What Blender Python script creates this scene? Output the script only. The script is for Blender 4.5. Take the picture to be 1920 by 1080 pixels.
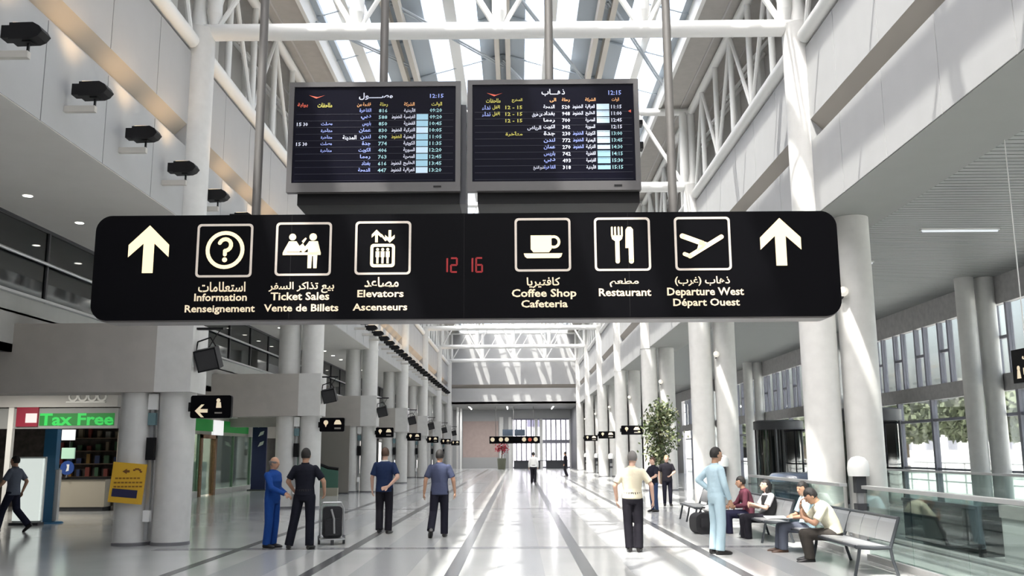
import bpy, bmesh, math, random
from mathutils import Vector, Matrix
import numpy as np

random.seed(7)
for _o in list(bpy.data.objects):
    bpy.data.objects.remove(_o)
SC = bpy.context.scene
COL = SC.collection
PI = math.pi

# ------------------------------------------------------------------ camera
cam_d = bpy.data.cameras.new('camera')
cam_d.sensor_width = 36.0
cam_d.lens = 1750 / 1920 * 36.0
cam_d.clip_end = 600
cam = bpy.data.objects.new('camera', cam_d)
COL.objects.link(cam)
YAW, PITCH, ROLL = math.radians(-0.2975), math.radians(9.984), math.radians(0.33)
f = Vector((math.sin(YAW) * math.cos(PITCH), math.cos(YAW) * math.cos(PITCH), math.sin(PITCH)))
r0 = f.cross(Vector((0, 0, 1))).normalized()
u0 = r0.cross(f)
r_ = math.cos(ROLL) * r0 - math.sin(ROLL) * u0
u_ = math.cos(ROLL) * u0 + math.sin(ROLL) * r0
M = Matrix((r_, u_, -f)).transposed().to_4x4()
M.translation = Vector((0, 0, 1.6))
cam.matrix_world = M
SC.camera = cam

# ------------------------------------------------------------------ world, sun, exposure
SC.view_settings.view_transform = 'Standard'
SC.view_settings.look = 'None'
SC.view_settings.gamma = 1.0
SC.view_settings.exposure = -0.56
SC.view_settings.use_curve_mapping = False
W = bpy.data.worlds.new('sky')
SC.world = W
W.use_nodes = True
nt = W.node_tree
nt.nodes.clear()
wo = nt.nodes.new('ShaderNodeOutputWorld')
bg = nt.nodes.new('ShaderNodeBackground')
sk = nt.nodes.new('ShaderNodeTexSky')
sk.sky_type = 'NISHITA'
sk.sun_disc = False
SUN_DIR = Vector((0.30, 0.42, -1.0)).normalized()      # direction the sunlight travels
sk.sun_elevation = math.asin(-SUN_DIR.z)
sk.sun_rotation = math.atan2(-SUN_DIR.x, -SUN_DIR.y)
sk.air_density = 1.0
sk.dust_density = 8.0
sk.ozone_density = 1.0
bg.inputs['Strength'].default_value = 1.5
hs = nt.nodes.new('ShaderNodeHueSaturation')        # bright summer haze: a paler, whiter sky than the clear model
hs.inputs['Saturation'].default_value = 0.45
nt.links.new(sk.outputs[0], hs.inputs['Color'])
nt.links.new(hs.outputs[0], bg.inputs[0])
nt.links.new(bg.outputs[0], wo.inputs[0])
sun_d = bpy.data.lights.new('sun', 'SUN')
sun_d.energy = 15.5
sun_d.angle = math.radians(0.6)
sun_d.color = (1.0, 0.955, 0.87)
sun = bpy.data.objects.new('sun', sun_d)
sun.rotation_euler = SUN_DIR.to_track_quat('-Z', 'Y').to_euler()
sun.location = (-20, -10, 40)
COL.objects.link(sun)

# ------------------------------------------------------------------ materials
MATS = {}


def mat(name, col, rough=0.5, metal=0.0, noise=0.0, nscale=8.0, bump=0.0, bscale=30.0, spec=0.5, emit=None, estr=0.0, coat=0.0):
    if name in MATS:
        return MATS[name]
    m = bpy.data.materials.new(name)
    m.use_nodes = True
    n, l = m.node_tree.nodes, m.node_tree.links
    b = n['Principled BSDF']
    b.inputs['Base Color'].default_value = (*col, 1)
    b.inputs['Roughness'].default_value = rough
    b.inputs['Metallic'].default_value = metal
    b.inputs['Specular IOR Level'].default_value = spec
    b.inputs['Coat Weight'].default_value = coat
    if emit:
        b.inputs['Emission Color'].default_value = (*emit, 1)
        b.inputs['Emission Strength'].default_value = estr
    if noise or bump:
        tc = n.new('ShaderNodeTexCoord')
    if noise:
        t = n.new('ShaderNodeTexNoise')
        t.inputs['Scale'].default_value = nscale
        t.inputs['Detail'].default_value = 5
        l.new(tc.outputs['Object'], t.inputs['Vector'])
        r = n.new('ShaderNodeValToRGB')
        r.color_ramp.elements[0].position = 0.3
        r.color_ramp.elements[1].position = 0.7
        r.color_ramp.elements[0].color = (*[c * (1 - noise) for c in col], 1)
        r.color_ramp.elements[1].color = (*[min(1, c * (1 + noise)) for c in col], 1)
        l.new(t.outputs[0], r.inputs[0])
        l.new(r.outputs[0], b.inputs['Base Color'])
    if bump:
        t2 = n.new('ShaderNodeTexNoise')
        t2.inputs['Scale'].default_value = bscale
        t2.inputs['Detail'].default_value = 3
        l.new(tc.outputs['Object'], t2.inputs['Vector'])
        bp = n.new('ShaderNodeBump')
        bp.inputs['Strength'].default_value = bump
        bp.inputs['Distance'].default_value = 0.02
        l.new(t2.outputs[0], bp.inputs['Height'])
        l.new(bp.outputs[0], b.inputs['Normal'])
    MATS[name] = m
    return m


def glass(name, tint=(0.93, 0.96, 0.95), refl=0.10, rough=0.02, fres=0.6):
    m = bpy.data.materials.new(name)
    m.use_nodes = True
    n, l = m.node_tree.nodes, m.node_tree.links
    n.clear()
    o = n.new('ShaderNodeOutputMaterial')
    tr = n.new('ShaderNodeBsdfTransparent')
    tr.inputs[0].default_value = (*tint, 1)
    gl = n.new('ShaderNodeBsdfGlossy')
    gl.inputs['Roughness'].default_value = rough
    lw = n.new('ShaderNodeLayerWeight')
    lw.inputs['Blend'].default_value = 0.25
    mm = n.new('ShaderNodeMath')
    mm.operation = 'MULTIPLY_ADD'
    mm.inputs[1].default_value = fres
    mm.inputs[2].default_value = refl * 0.5
    mx = n.new('ShaderNodeMixShader')
    l.new(lw.outputs['Fresnel'], mm.inputs[0])
    l.new(mm.outputs[0], mx.inputs[0])
    l.new(tr.outputs[0], mx.inputs[1])
    l.new(gl.outputs[0], mx.inputs[2])
    l.new(mx.outputs[0], o.inputs[0])
    return m


def emis(name, col, s):
    return mat(name, tuple(c * 0.5 for c in col), 0.5, emit=col, estr=s)


m_wall = mat('painted_plaster', (0.375, 0.378, 0.38), 0.6, noise=0.02, nscale=2)
m_stone = mat('pale_stone', (0.62, 0.615, 0.595), 0.35, noise=0.035, nscale=6, bump=0.02, bscale=60)
m_greybeam = mat('grey_render', (0.40, 0.375, 0.345), 0.7, noise=0.05, nscale=3)
m_white = mat('white_steel', (0.82, 0.82, 0.80), 0.35)
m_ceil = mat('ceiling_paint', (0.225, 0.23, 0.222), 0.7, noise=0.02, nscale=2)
m_slat = mat('ceiling_slat', (0.235, 0.245, 0.237), 0.45)
m_soffit = mat('roof_soffit', (0.42, 0.40, 0.375), 0.8, noise=0.05, nscale=4)
m_black = mat('black_plastic', (0.008, 0.008, 0.009), 0.5, spec=0.2)
m_signface = mat('sign_face', (0.003, 0.003, 0.004), 0.4, spec=0.06)
m_signedge = mat('sign_edge', (0.22, 0.21, 0.21), 0.4, metal=0.5)
m_pole = mat('pole_grey', (0.14, 0.135, 0.13), 0.45, metal=0.3)
m_bezel = mat('screen_bezel', (0.07, 0.068, 0.07), 0.4)
m_screen = mat('screen_glass', (0.003, 0.003, 0.008), 0.35, spec=0.08)
m_cream = emis('lit_cream', (1.0, 0.84, 0.54), 1.4)
m_frame = mat('pictogram_frame', (0.42, 0.38, 0.34), 0.5, emit=(0.8, 0.70, 0.60), estr=0.40)
m_small = emis('lit_lettering', (1.0, 0.84, 0.60), 0.72)
m_red = emis('led_red', (0.5, 0.01, 0.015), 0.11)
m_alu = mat('brushed_metal', (0.55, 0.56, 0.57), 0.35, metal=0.8)
m_dark = mat('dark_metal', (0.05, 0.052, 0.058), 0.45, metal=0.3)
m_mull = mat('mullion_grey', (0.20, 0.20, 0.24), 0.5)
m_glass = glass('clear_glass', (0.93, 0.96, 0.95), 0.06)
m_rail_glass = glass('balustrade_glass', (0.76, 0.83, 0.81), 0.03, 0.02, 0.25)
m_roofglass = glass('roof_glass', (0.96, 0.97, 0.98), 0.02, 0.02, 0.2)
m_darkglass = glass('dark_glass', (0.20, 0.27, 0.28), 0.25, 0.04)
m_bluish = glass('bluish_glass', (0.74, 0.84, 0.82), 0.12, 0.03)
m_downlight = emis('lamp_white', (1.0, 0.95, 0.85), 12.0)
m_tube = emis('tube_white', (0.9, 0.95, 1.0), 1.0)


def floor_mat():
    m = bpy.data.materials.new('polished_granite')
    m.use_nodes = True
    n, l = m.node_tree.nodes, m.node_tree.links
    b = n['Principled BSDF']
    tc = n.new('ShaderNodeTexCoord')
    t = n.new('ShaderNodeTexNoise')
    t.inputs['Scale'].default_value = 120
    t.inputs['Detail'].default_value = 4
    t2 = n.new('ShaderNodeTexNoise')
    t2.inputs['Scale'].default_value = 0.6
    t2.inputs['Detail'].default_value = 3
    l.new(tc.outputs['Object'], t.inputs['Vector'])
    l.new(tc.outputs['Object'], t2.inputs['Vector'])
    mx = n.new('ShaderNodeMix')
    mx.data_type = 'FLOAT'
    mx.inputs[0].default_value = 0.5
    l.new(t.outputs[0], mx.inputs[2])
    l.new(t2.outputs[0], mx.inputs[3])
    r = n.new('ShaderNodeValToRGB')
    r.color_ramp.elements[0].position = 0.35
    r.color_ramp.elements[1].position = 0.65
    r.color_ramp.elements[0].color = (0.50, 0.51, 0.505, 1)
    r.color_ramp.elements[1].color = (0.60, 0.605, 0.595, 1)
    l.new(mx.outputs[0], r.inputs[0])
    l.new(r.outputs[0], b.inputs['Base Color'])
    b.inputs['Roughness'].default_value = 0.13
    b.inputs['Specular IOR Level'].default_value = 0.6
    return m


m_floor = floor_mat()
m_band = mat('dark_granite', (0.085, 0.088, 0.095), 0.22, noise=0.2, nscale=80)
m_paleband = mat('mid_grey_band', (0.22, 0.225, 0.235), 0.2, noise=0.15, nscale=80)


# ------------------------------------------------------------------ mesh builder
class MB:
    def __init__(s):
        s.v, s.f = [], []

    def add(s, vs, fs):
        k = len(s.v)
        s.v += [tuple(v) for v in vs]
        s.f += [tuple(i + k for i in q) for q in fs]
        return s

    def box(s, x0, x1, y0, y1, z0, z1, rot=None, piv=None):
        vs = [Vector((x, y, z)) for z in (z0, z1) for y in (y0, y1) for x in (x0, x1)]
        if rot is not None:
            p = Vector(piv) if piv is not None else Vector(((x0 + x1) / 2, (y0 + y1) / 2, (z0 + z1) / 2))
            vs = [rot @ (v - p) + p for v in vs]
        return s.add(vs, [(0, 2, 3, 1), (4, 5, 7, 6), (0, 1, 5, 4), (2, 6, 7, 3), (0, 4, 6, 2), (1, 3, 7, 5)])

    def cone(s, a, b, ra, rb, n=12, cap=True):
        a, b = Vector(a), Vector(b)
        d = (b - a)
        if d.length < 1e-6:
            return s
        d.normalize()
        x = d.orthogonal().normalized()
        y = d.cross(x)
        vs = []
        for p, r in ((a, ra), (b, rb)):
            for i in range(n):
                t = 2 * PI * i / n
                vs.append(p + r * (math.cos(t) * x + math.sin(t) * y))
        fs = [(i, (i + 1) % n, n + (i + 1) % n, n + i) for i in range(n)]
        if cap:
            fs += [tuple(range(n - 1, -1, -1)), tuple(range(n, 2 * n))]
        return s.add(vs, fs)

    def tube(s, pts, r, n=8):
        for a, b in zip(pts, pts[1:]):
            s.cone(a, b, r, r, n)
        for p in pts[1:-1]:
            s.ball(p, (r, r, r), 8, 5)
        return s

    def ball(s, c, r, nu=16, nv=10, rot=None):
        c = Vector(c)
        if not hasattr(r, '__len__'):
            r = (r, r, r)
        vs = []
        for j in range(1, nv):
            ph = PI * j / nv
            for i in range(nu):
                t = 2 * PI * i / nu
                v = Vector((r[0] * math.sin(ph) * math.cos(t), r[1] * math.sin(ph) * math.sin(t), r[2] * math.cos(ph)))
                vs.append(c + (rot @ v if rot is not None else v))
        top = Vector((0, 0, r[2])); bot = Vector((0, 0, -r[2]))
        vs += [c + (rot @ top if rot is not None else top), c + (rot @ bot if rot is not None else bot)]
        T, B = len(vs) - 2, len(vs) - 1
        fs = []
        for j in range(nv - 2):
            for i in range(nu):
                a, b = j * nu + i, j * nu + (i + 1) % nu
                fs.append((a, a + nu, b + nu, b))
        for i in range(nu):
            fs.append((T, i, (i + 1) % nu))
            k = (nv - 2) * nu
            fs.append((B, k + (i + 1) % nu, k + i))
        return s.add(vs, fs)

    def lathe(s, prof, c=(0, 0, 0), n=32):
        vs = []
        for r, z in prof:
            for i in range(n):
                t = 2 * PI * i / n
                vs.append((c[0] + r * math.cos(t), c[1] + r * math.sin(t), c[2] + z))
        fs = []
        for j in range(len(prof) - 1):
            for i in range(n):
                fs.append((j * n + i, j * n + (i + 1) % n, (j + 1) * n + (i + 1) % n, (j + 1) * n + i))
        fs.append(tuple(range(n - 1, -1, -1)))
        k = (len(prof) - 1) * n
        fs.append(tuple(range(k, k + n)))
        return s.add(vs, fs)

    def loft(s, rings, n=20, cap=True):
        vs = []
        for c, rx, ry, sx, fy in rings:
            for i in range(n):
                t = 2 * PI * i / n
                vs.append(Vector(c) + rx * math.cos(t) * sx + ry * math.sin(t) * fy)
        fs = []
        for j in range(len(rings) - 1):
            for i in range(n):
                fs.append((j * n + i, j * n + (i + 1) % n, (j + 1) * n + (i + 1) % n, (j + 1) * n + i))
        if cap:
            fs.append(tuple(range(n - 1, -1, -1)))
            k = (len(rings) - 1) * n
            fs.append(tuple(range(k, k + n)))
        return s.add(vs, fs)

    def extr(s, poly, y0, y1):
        """polygon in (x,z), extruded along y (y0 is the front)"""
        n = len(poly)
        vs = [(x, y0, z) for x, z in poly] + [(x, y1, z) for x, z in poly]
        fs = [tuple(range(n)), tuple(range(2 * n - 1, n - 1, -1))]
        fs += [(i, n + i, n + (i + 1) % n, (i + 1) % n) for i in range(n)]
        return s.add(vs, fs)

    def ring(s, outer, inner, y0, y1):
        n = len(outer)
        vs = [(x, y0, z) for x, z in outer] + [(x, y0, z) for x, z in inner] + [(x, y1, z) for x, z in outer] + [(x, y1, z) for x, z in inner]
        fs = []
        for i in range(n):
            j = (i + 1) % n
            fs += [(i, j, n + j, n + i), (i, 2 * n + i, 2 * n + j, j), (n + i, n + j, 3 * n + j, 3 * n + i), (2 * n + i, 3 * n + i, 3 * n + j, 2 * n + j)]
        return s.add(vs, fs)

    def mesh(s, name, mats, smooth=False):
        me = bpy.data.meshes.new(name)
        me.from_pydata(s.v, [], s.f)
        for m in (mats if isinstance(mats, (list, tuple)) else [mats]):
            me.materials.append(m)
        bm = bmesh.new()
        bm.from_mesh(me)
        bmesh.ops.recalc_face_normals(bm, faces=bm.faces)
        bm.to_mesh(me)
        bm.free()
        if smooth:
            me.shade_smooth()
            me.set_sharp_from_angle(angle=math.radians(40))
        return me


def put(name, me, parent=None, loc=None, rotz=None):
    o = bpy.data.objects.new(name, me)
    COL.objects.link(o)
    if parent is not None:
        o.parent = parent
    if loc is not None:
        o.location = loc
    if rotz is not None:
        o.rotation_euler = (0, 0, rotz)
    return o


def part(name, mb, m, parent, smooth=False, label=None, stuff=False):
    o = put(name, mb.mesh(name, m, smooth), parent)
    if label:
        o['label'] = label
    if stuff:
        o['kind'] = 'stuff'
    return o


def thing(name, label, cat, loc=(0, 0, 0), rotz=0.0, group=None):
    o = bpy.data.objects.new(name, None)
    o.empty_display_size = 0.2
    COL.objects.link(o)
    o.location = loc
    o.rotation_euler = (0, 0, rotz)
    o['label'] = label
    o['category'] = cat
    if group:
        o['group'] = group
    return o


def struct(name, mb, m, label=None, smooth=False):
    o = put(name, mb.mesh(name, m, smooth))
    o['kind'] = 'structure'
    if label:
        o['label'] = label
        o['category'] = {'wall': 'wall', 'floor': 'floor', 'ceiling': 'ceiling', 'window': 'window', 'trim': 'trim', 'door': 'door'}.get(name.split('_')[0], 'structure')
    return o


def dup(root, label=None, loc=None, rotz=None):
    r = root.copy()
    COL.objects.link(r)
    if label:
        r['label'] = label
    if loc is not None:
        r.location = loc
    if rotz is not None:
        r.rotation_euler = (0, 0, rotz)
    for ch in list(root.children):
        c = ch.copy()
        COL.objects.link(c)
        c.parent = r
        for g in list(ch.children):
            d = g.copy()
            COL.objects.link(d)
            d.parent = c
    return r


ORD = ['first', 'second', 'third', 'fourth', 'fifth', 'sixth', 'seventh', 'eighth', 'ninth', 'tenth']


def nth(i):
    if i < 10:
        return ORD[i]
    k = i + 1
    suf = 'th' if 10 <= k % 100 <= 20 else {1: 'st', 2: 'nd', 3: 'rd'}.get(k % 10, 'th')
    return '%d%s' % (k, suf)


def rrect(x0, x1, z0, z1, r, n=5):
    p = []
    for cx, cz, a0 in ((x1 - r, z0 + r, -90), (x1 - r, z1 - r, 0), (x0 + r, z1 - r, 90), (x0 + r, z0 + r, 180)):
        for i in range(n + 1):
            a = math.radians(a0 + 90 * i / n)
            p.append((cx + r * math.cos(a), cz + r * math.sin(a)))
    return p


def circ(cx, cz, r, n=28):
    return [(cx + r * math.cos(2 * PI * i / n), cz + r * math.sin(2 * PI * i / n)) for i in range(n)]


# ------------------------------------------------------------------ lettering
AR = {'ا': 0xFE8D, 'أ': 0xFE83, 'إ': 0xFE87, 'آ': 0xFE81, 'ب': 0xFE8F, 'ة': 0xFE93, 'ت': 0xFE95, 'ث': 0xFE99, 'ج': 0xFE9D, 'ح': 0xFEA1,
      'خ': 0xFEA5, 'د': 0xFEA9, 'ذ': 0xFEAB, 'ر': 0xFEAD, 'ز': 0xFEAF, 'س': 0xFEB1, 'ش': 0xFEB5, 'ص': 0xFEB9, 'ض': 0xFEBD, 'ط': 0xFEC1,
      'ظ': 0xFEC5, 'ع': 0xFEC9, 'غ': 0xFECD, 'ف': 0xFED1, 'ق': 0xFED5, 'ك': 0xFED9, 'ل': 0xFEDD, 'م': 0xFEE1, 'ن': 0xFEE5, 'ه': 0xFEE9,
      'و': 0xFEED, 'ى': 0xFEEF, 'ي': 0xFEF1}
NOJOIN = set('اأإآدذرزوةى')


def shape_ar(s):
    out = []
    for w in s.split(' '):
        g = []
        for i, c in enumerate(w):
            if c == 'ـ':
                g.append('\u0640'); continue
            if c not in AR:
                g.append({'(': ')', ')': '('}.get(c, c)); continue
            p = i > 0 and (w[i - 1] in AR or w[i - 1] == 'ـ') and w[i - 1] not in NOJOIN
            nx = i < len(w) - 1 and (w[i + 1] in AR or w[i + 1] == 'ـ') and c not in NOJOIN
            b = AR[c]
            g.append(chr(b + (3 if p and nx else 1 if p else 2 if nx else 0)))
        out.append(''.join(reversed(g)))
    return ' '.join(reversed(out))


_TC = {}


def text_geo(s, bold=0.0, res=2):
    k = (s, bold, res)
    if k in _TC:
        return _TC[k]
    c = bpy.data.curves.new('lettering', 'FONT')
    c.body = s
    c.resolution_u = res
    c.offset = bold
    o = bpy.data.objects.new('lettering', c)
    me = o.to_mesh()
    vs = [(v.co.x, v.co.y) for v in me.vertices]
    fs = [tuple(p.vertices) for p in me.polygons]
    o.to_mesh_clear()
    bpy.data.objects.remove(o)
    bpy.data.curves.remove(c)
    _TC[k] = (vs, fs)
    return _TC[k]


def text(mb, s, x0, x1, zc, h, y, bold=0.0, arabic=False, res=2):
    """fit the lettering into x0..x1, h tall, centred on zc, on the plane y"""
    vs, fs = text_geo(shape_ar(s) if arabic else s, bold, res)
    if not vs:
        return
    a = [min(v[0] for v in vs), max(v[0] for v in vs), min(v[1] for v in vs), max(v[1] for v in vs)]
    if arabic:
        b0, b1 = a[2], a[3]
    else:
        b0, b1 = 0.0, 0.70
    sx = (x1 - x0) / (a[1] - a[0])
    sz = h / (b1 - b0)
    mb.add([(x0 + (v[0] - a[0]) * sx, y, zc + (v[1] - (b0 + b1) / 2) * sz) for v in vs], fs)


# ================================================================== SETTING
XL, XR = -6.27, 5.6            # inner faces of the two long walls, also the inner column lines
XLO, XRO = -6.97, 6.34         # outer columns of the pairs
Y0 = -36.0                     # hall goes on behind the camera
D0, S = 17.3, 11.2             # first column pair in view, bay
YE = 85.6                      # end wall
ROWS = [D0 + S * k for k in range(7)]
BAYS = [D0 + S * k for k in range(-2, 7)]
ZS = 5.95                      # soffit

# floor with inlaid bands lengthwise and mid-grey bands across
fl = struct('floor', MB().box(-17, 13.2, Y0, 104, -0.3, 0.0), m_floor)
for x, w in ((-4.74, 0.15), (-2.84, 0.17), (-0.89, 0.19), (0.94, 0.19), (2.98, 0.16)):
    part('floor_band', MB().box(x - w / 2, x + w / 2, 4, 92, -0.02, 0.0025), m_band, fl)
for k in range(8):
    y = 16.4 - S + S * k
    part('floor_band', MB().box(-6.2, 4.6, y - 0.17, y + 0.17, -0.02, 0.0018), m_paleband, fl)  # mid-grey band across the hall floor, once per bay
for k in range(8):
    y = 16.4 - S + S * k
    for x0, x1 in ((-4.62, -2.96), (-2.72, -1.02), (-0.76, 0.81), (1.07, 2.86), (3.1, 4.5)):
        part('inlay_strip', MB().box(x0 + 0.46, x1 - 0.46, y + 0.25, y + S - 0.25, -0.02, 0.0015), mat('grey_granite', (0.40, 0.41, 0.42), 0.18, noise=0.12, nscale=80), fl)


def wall_side(name, x, sg):
    """long wall: lower panels, slanted recess, upper panels; sg=+1 faces +x"""
    t = -sg * 0.22
    core = MB().box(min(x + t, x + 3 * t), max(x + t, x + 3 * t), Y0, YE, ZS + 0.26, 9.1)
    w = struct(name, core, m_wall)
    sh = {}
    per = 6
    pw = S / per
    low = MB().box(min(x, x + t), max(x, x + t), 0.011, pw - 0.011, ZS, 7.36).mesh('panel', m_wall)
    up = MB().box(min(x, x + t), max(x, x + t), 0.011, pw - 0.011, 7.80, 9.27).mesh('panel', m_wall)
    for d in BAYS[:-1]:
        for k in range(per):
            for me in (low, up):
                put('panel', me, w, (0, d + k * pw, 0))
        # slanted recess between the two panel rows
        a, b = d + 0.36, d + S - 0.36
        vs = [(x + 0.001 * -sg, a, 7.80), (x + 0.001 * -sg, b, 7.80), (x + 2 * t, b, 7.36), (x + 2 * t, a, 7.36), (x + 2 * t, a, 7.9), (x + 2 * t, b, 7.9)]
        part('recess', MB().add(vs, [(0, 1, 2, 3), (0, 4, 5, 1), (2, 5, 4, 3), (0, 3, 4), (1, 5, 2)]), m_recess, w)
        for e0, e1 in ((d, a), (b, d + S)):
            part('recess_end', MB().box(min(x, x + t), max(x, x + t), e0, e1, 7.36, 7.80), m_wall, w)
    return w


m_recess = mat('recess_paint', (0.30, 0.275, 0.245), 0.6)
wl = wall_side('wall_left', XL, 1)
wr = wall_side('wall_right', XR, -1)
# wall ends up to the end wall
struct('wall_back', MB().box(-17, 13, Y0 - 0.2, Y0, 0, 12.5), m_wall)

# end wall: two panel tiers with a recess line, facing the camera
we = struct('wall_end', MB().box(XL - 1.2, XR + 1.2, YE + 0.25, YE + 0.5, ZS, 12.6), m_wall)
part('upper_band', MB().box(XL, XR, YE, YE + 0.25, 7.72, 9.28), m_wall, we)
part('lower_band', MB().box(XL, XR, YE, YE + 0.25, ZS, 7.38), m_wall, we)
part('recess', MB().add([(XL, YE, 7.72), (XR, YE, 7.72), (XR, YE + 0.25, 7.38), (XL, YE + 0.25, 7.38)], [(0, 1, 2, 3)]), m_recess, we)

# side soffits
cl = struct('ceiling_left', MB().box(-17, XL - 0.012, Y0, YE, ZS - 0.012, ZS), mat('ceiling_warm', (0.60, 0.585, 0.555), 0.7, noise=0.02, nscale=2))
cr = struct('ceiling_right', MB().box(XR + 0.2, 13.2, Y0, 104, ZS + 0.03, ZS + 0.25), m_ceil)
sm = MB()
y = 6.0
while y < 62:
    sm.box(7.0, 12.9, y, y + 0.14, ZS + 0.0, ZS + 0.03)
    y += 0.17
part('slat_field', sm, m_slat, cr, stuff=True)
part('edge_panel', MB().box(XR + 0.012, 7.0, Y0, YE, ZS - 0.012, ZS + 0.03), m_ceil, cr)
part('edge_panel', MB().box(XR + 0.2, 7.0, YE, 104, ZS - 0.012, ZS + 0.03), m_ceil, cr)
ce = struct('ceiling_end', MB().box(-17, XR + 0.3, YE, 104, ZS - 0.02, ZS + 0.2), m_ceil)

# clerestory zone behind the side trusses
for nm, x, sg in (('left', XL, -1), ('right', XR, 1)):
    xo = x + sg * 1.2
    b = MB().box(min(xo, xo + sg * 0.2), max(xo, xo + sg * 0.2), Y0, YE + 0.4, 9.3, 12.6)
    b.box(min(x + sg * 0.2, xo), max(x + sg * 0.2, xo), Y0, YE, 9.1, 9.3)
    w = struct('wall_clerestory_' + nm, b, mat('clerestory_paint', (0.40, 0.39, 0.375), 0.7))
    pm = MB().box(min(xo, xo - sg * 0.12), max(xo, xo - sg * 0.12), -0.22, 0.22, 9.3, 12.5).mesh('pilaster', m_white)
    for d in BAYS[:-1]:
        for k in range(4):
            put('pilaster', pm, w, (0, d + 1.4 + k * 2.8, 0))
    xe = x - sg * 0.95
    s = MB().box(min(xo, xe), max(xo, xe), Y0, YE + 0.4, 12.48, 12.62)
    c = struct('ceiling_roof_edge_' + nm, s, m_soffit)
    part('kerb', MB().box(min(xe, xe - sg * 0.1), max(xe, xe - sg * 0.1), Y0, YE + 0.4, 12.40, 12.98), m_white, c)
    for k in range(1, 4):
        xx = xo - sg * (0.5 * k)
        part('groove_rib', MB().box(xx - 0.02, xx + 0.02, Y0, YE, 12.45, 12.48), mat('rib_grey', (0.5, 0.49, 0.48), 0.7), c)

# ------------------------------------------------------------------ skylight
XA, XB, XM = XL + 0.95 + 0.05, XR - 0.95 - 0.05, -0.4
ZA, ZM = 12.95, 14.35


def roof_z(x):
    return ZA + (ZM - ZA) * ((x - XA) / (XM - XA) if x < XM else (XB - x) / (XB - XM))


sky = thing('skylight', 'long glazed gable skylight over the hall with white purlins and rafters', 'skylight', (0, 0, 0))
RY = S / 4
m_purlin = mat('purlin_paint', (0.60, 0.56, 0.50), 0.5)
m_gutter = mat('gutter_steel', (0.36, 0.41, 0.46), 0.5)
PUR = [-3.28, XM, 2.46]
EDGE = [XA + 0.30] + PUR + [XB - 0.30]
GW = 0.70                     # half width of each gutter plate
for x in PUR:
    zz = roof_z(x)
    part('gutter_plate', MB().add([(x - GW, Y0, roof_z(x - GW)), (x, Y0, zz), (x + GW, Y0, roof_z(x + GW)), (x - GW, YE, roof_z(x - GW)), (x, YE, zz), (x + GW, YE, roof_z(x + GW)),
                                   (x - GW, Y0, roof_z(x - GW) + .1), (x, Y0, zz + .1), (x + GW, Y0, roof_z(x + GW) + .1), (x - GW, YE, roof_z(x - GW) + .1), (x, YE, zz + .1), (x + GW, YE, roof_z(x + GW) + .1)],
                                  [(0, 1, 4, 3), (1, 2, 5, 4), (6, 9, 10, 7), (7, 10, 11, 8), (0, 3, 9, 6), (2, 8, 11, 5), (0, 6, 7, 1), (1, 7, 8, 2), (3, 4, 10, 9), (4, 5, 11, 10)]), m_gutter, sky)
    for sx in (-1, 1):
        part('purlin', MB().box(x + sx * 0.17 - 0.075, x + sx * 0.17 + 0.075, Y0, YE, zz - 0.42, zz - 0.1), m_purlin, sky)
for x in (XA + 0.1, XB - 0.1):
    part('edge_plate', MB().box(x - 0.12, x + 0.12, Y0, YE, ZA - 0.02, ZA + 0.12), m_gutter, sky)
for x0, x1 in zip(EDGE, EDGE[1:]):
    lo = x0 + (GW if x0 in PUR else -0.1)
    hi = x1 - (GW if x1 in PUR else -0.1)
    c = (lo + hi) / 2 if x1 not in (EDGE[-1],) else 3.70
    mw = 0.16 if c != 3.70 else 0.11
    part('mullion', MB().box(c - mw, c + mw, Y0, YE, roof_z(c) - 0.1, roof_z(c) + 0.03), m_white, sky)
    for p0, p1 in ((lo, c - mw), (c + mw, hi)):
        z0, z1 = roof_z(p0), roof_z(p1)
        g = 0.03
        me = MB().add([(p0, g, z0), (p1, g, z1), (p1, RY - g, z1), (p0, RY - g, z0), (p0, g, z0 + .02), (p1, g, z1 + .02), (p1, RY - g, z1 + .02), (p0, RY - g, z0 + .02)],
                      [(0, 3, 2, 1), (4, 5, 6, 7), (0, 1, 5, 4), (2, 3, 7, 6), (1, 2, 6, 5), (0, 4, 7, 3)]).mesh('pane', m_roofglass)
        y = BAYS[0]
        while y < YE - 0.5:
            if y > -2:
                put('pane', me, sky, (0, y, 0))
            y += RY
raf = []
for xa, xb in ((XA, XM), (XM, XB)):
    raf.append(MB().cone((xa, 0, roof_z(xa) - 0.05), (xb, 0, roof_z(xb) - 0.05), 0.035, 0.035, 6).mesh('rafter', m_gutter))
y = BAYS[0]
while y < YE + 0.2:
    if y > -6:
        for me in raf:
            put('rafter', me, sky, (0, y, 0))
    y += RY
for xa, xb in ((-5.2, -3.28), (-3.28, XM), (XM, 2.46), (2.46, 4.5)):
    me = MB()
    L = (xb - xa) * 2.1
    for o in (-0.09, 0.09):
        me.cone((xa, o, roof_z(xa) - 0.25), (xb, L + o, roof_z(xb) - 0.25), 0.032, 0.032, 6)
    me = me.mesh('brace', mat('brace_grey', (0.42, 0.46, 0.50), 0.5))
    y = BAYS[1]
    while y < YE - 6:
        put('brace', me, sky, (0, y, 0))
        y += S / 2
# ------------------------------------------------------------------ trusses
m_truss = m_white
XC = (XL + XR) / 2
POSTS = [-0.31 + 2.83 * k for k in (-2, -1, 0, 1, 2)]


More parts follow.
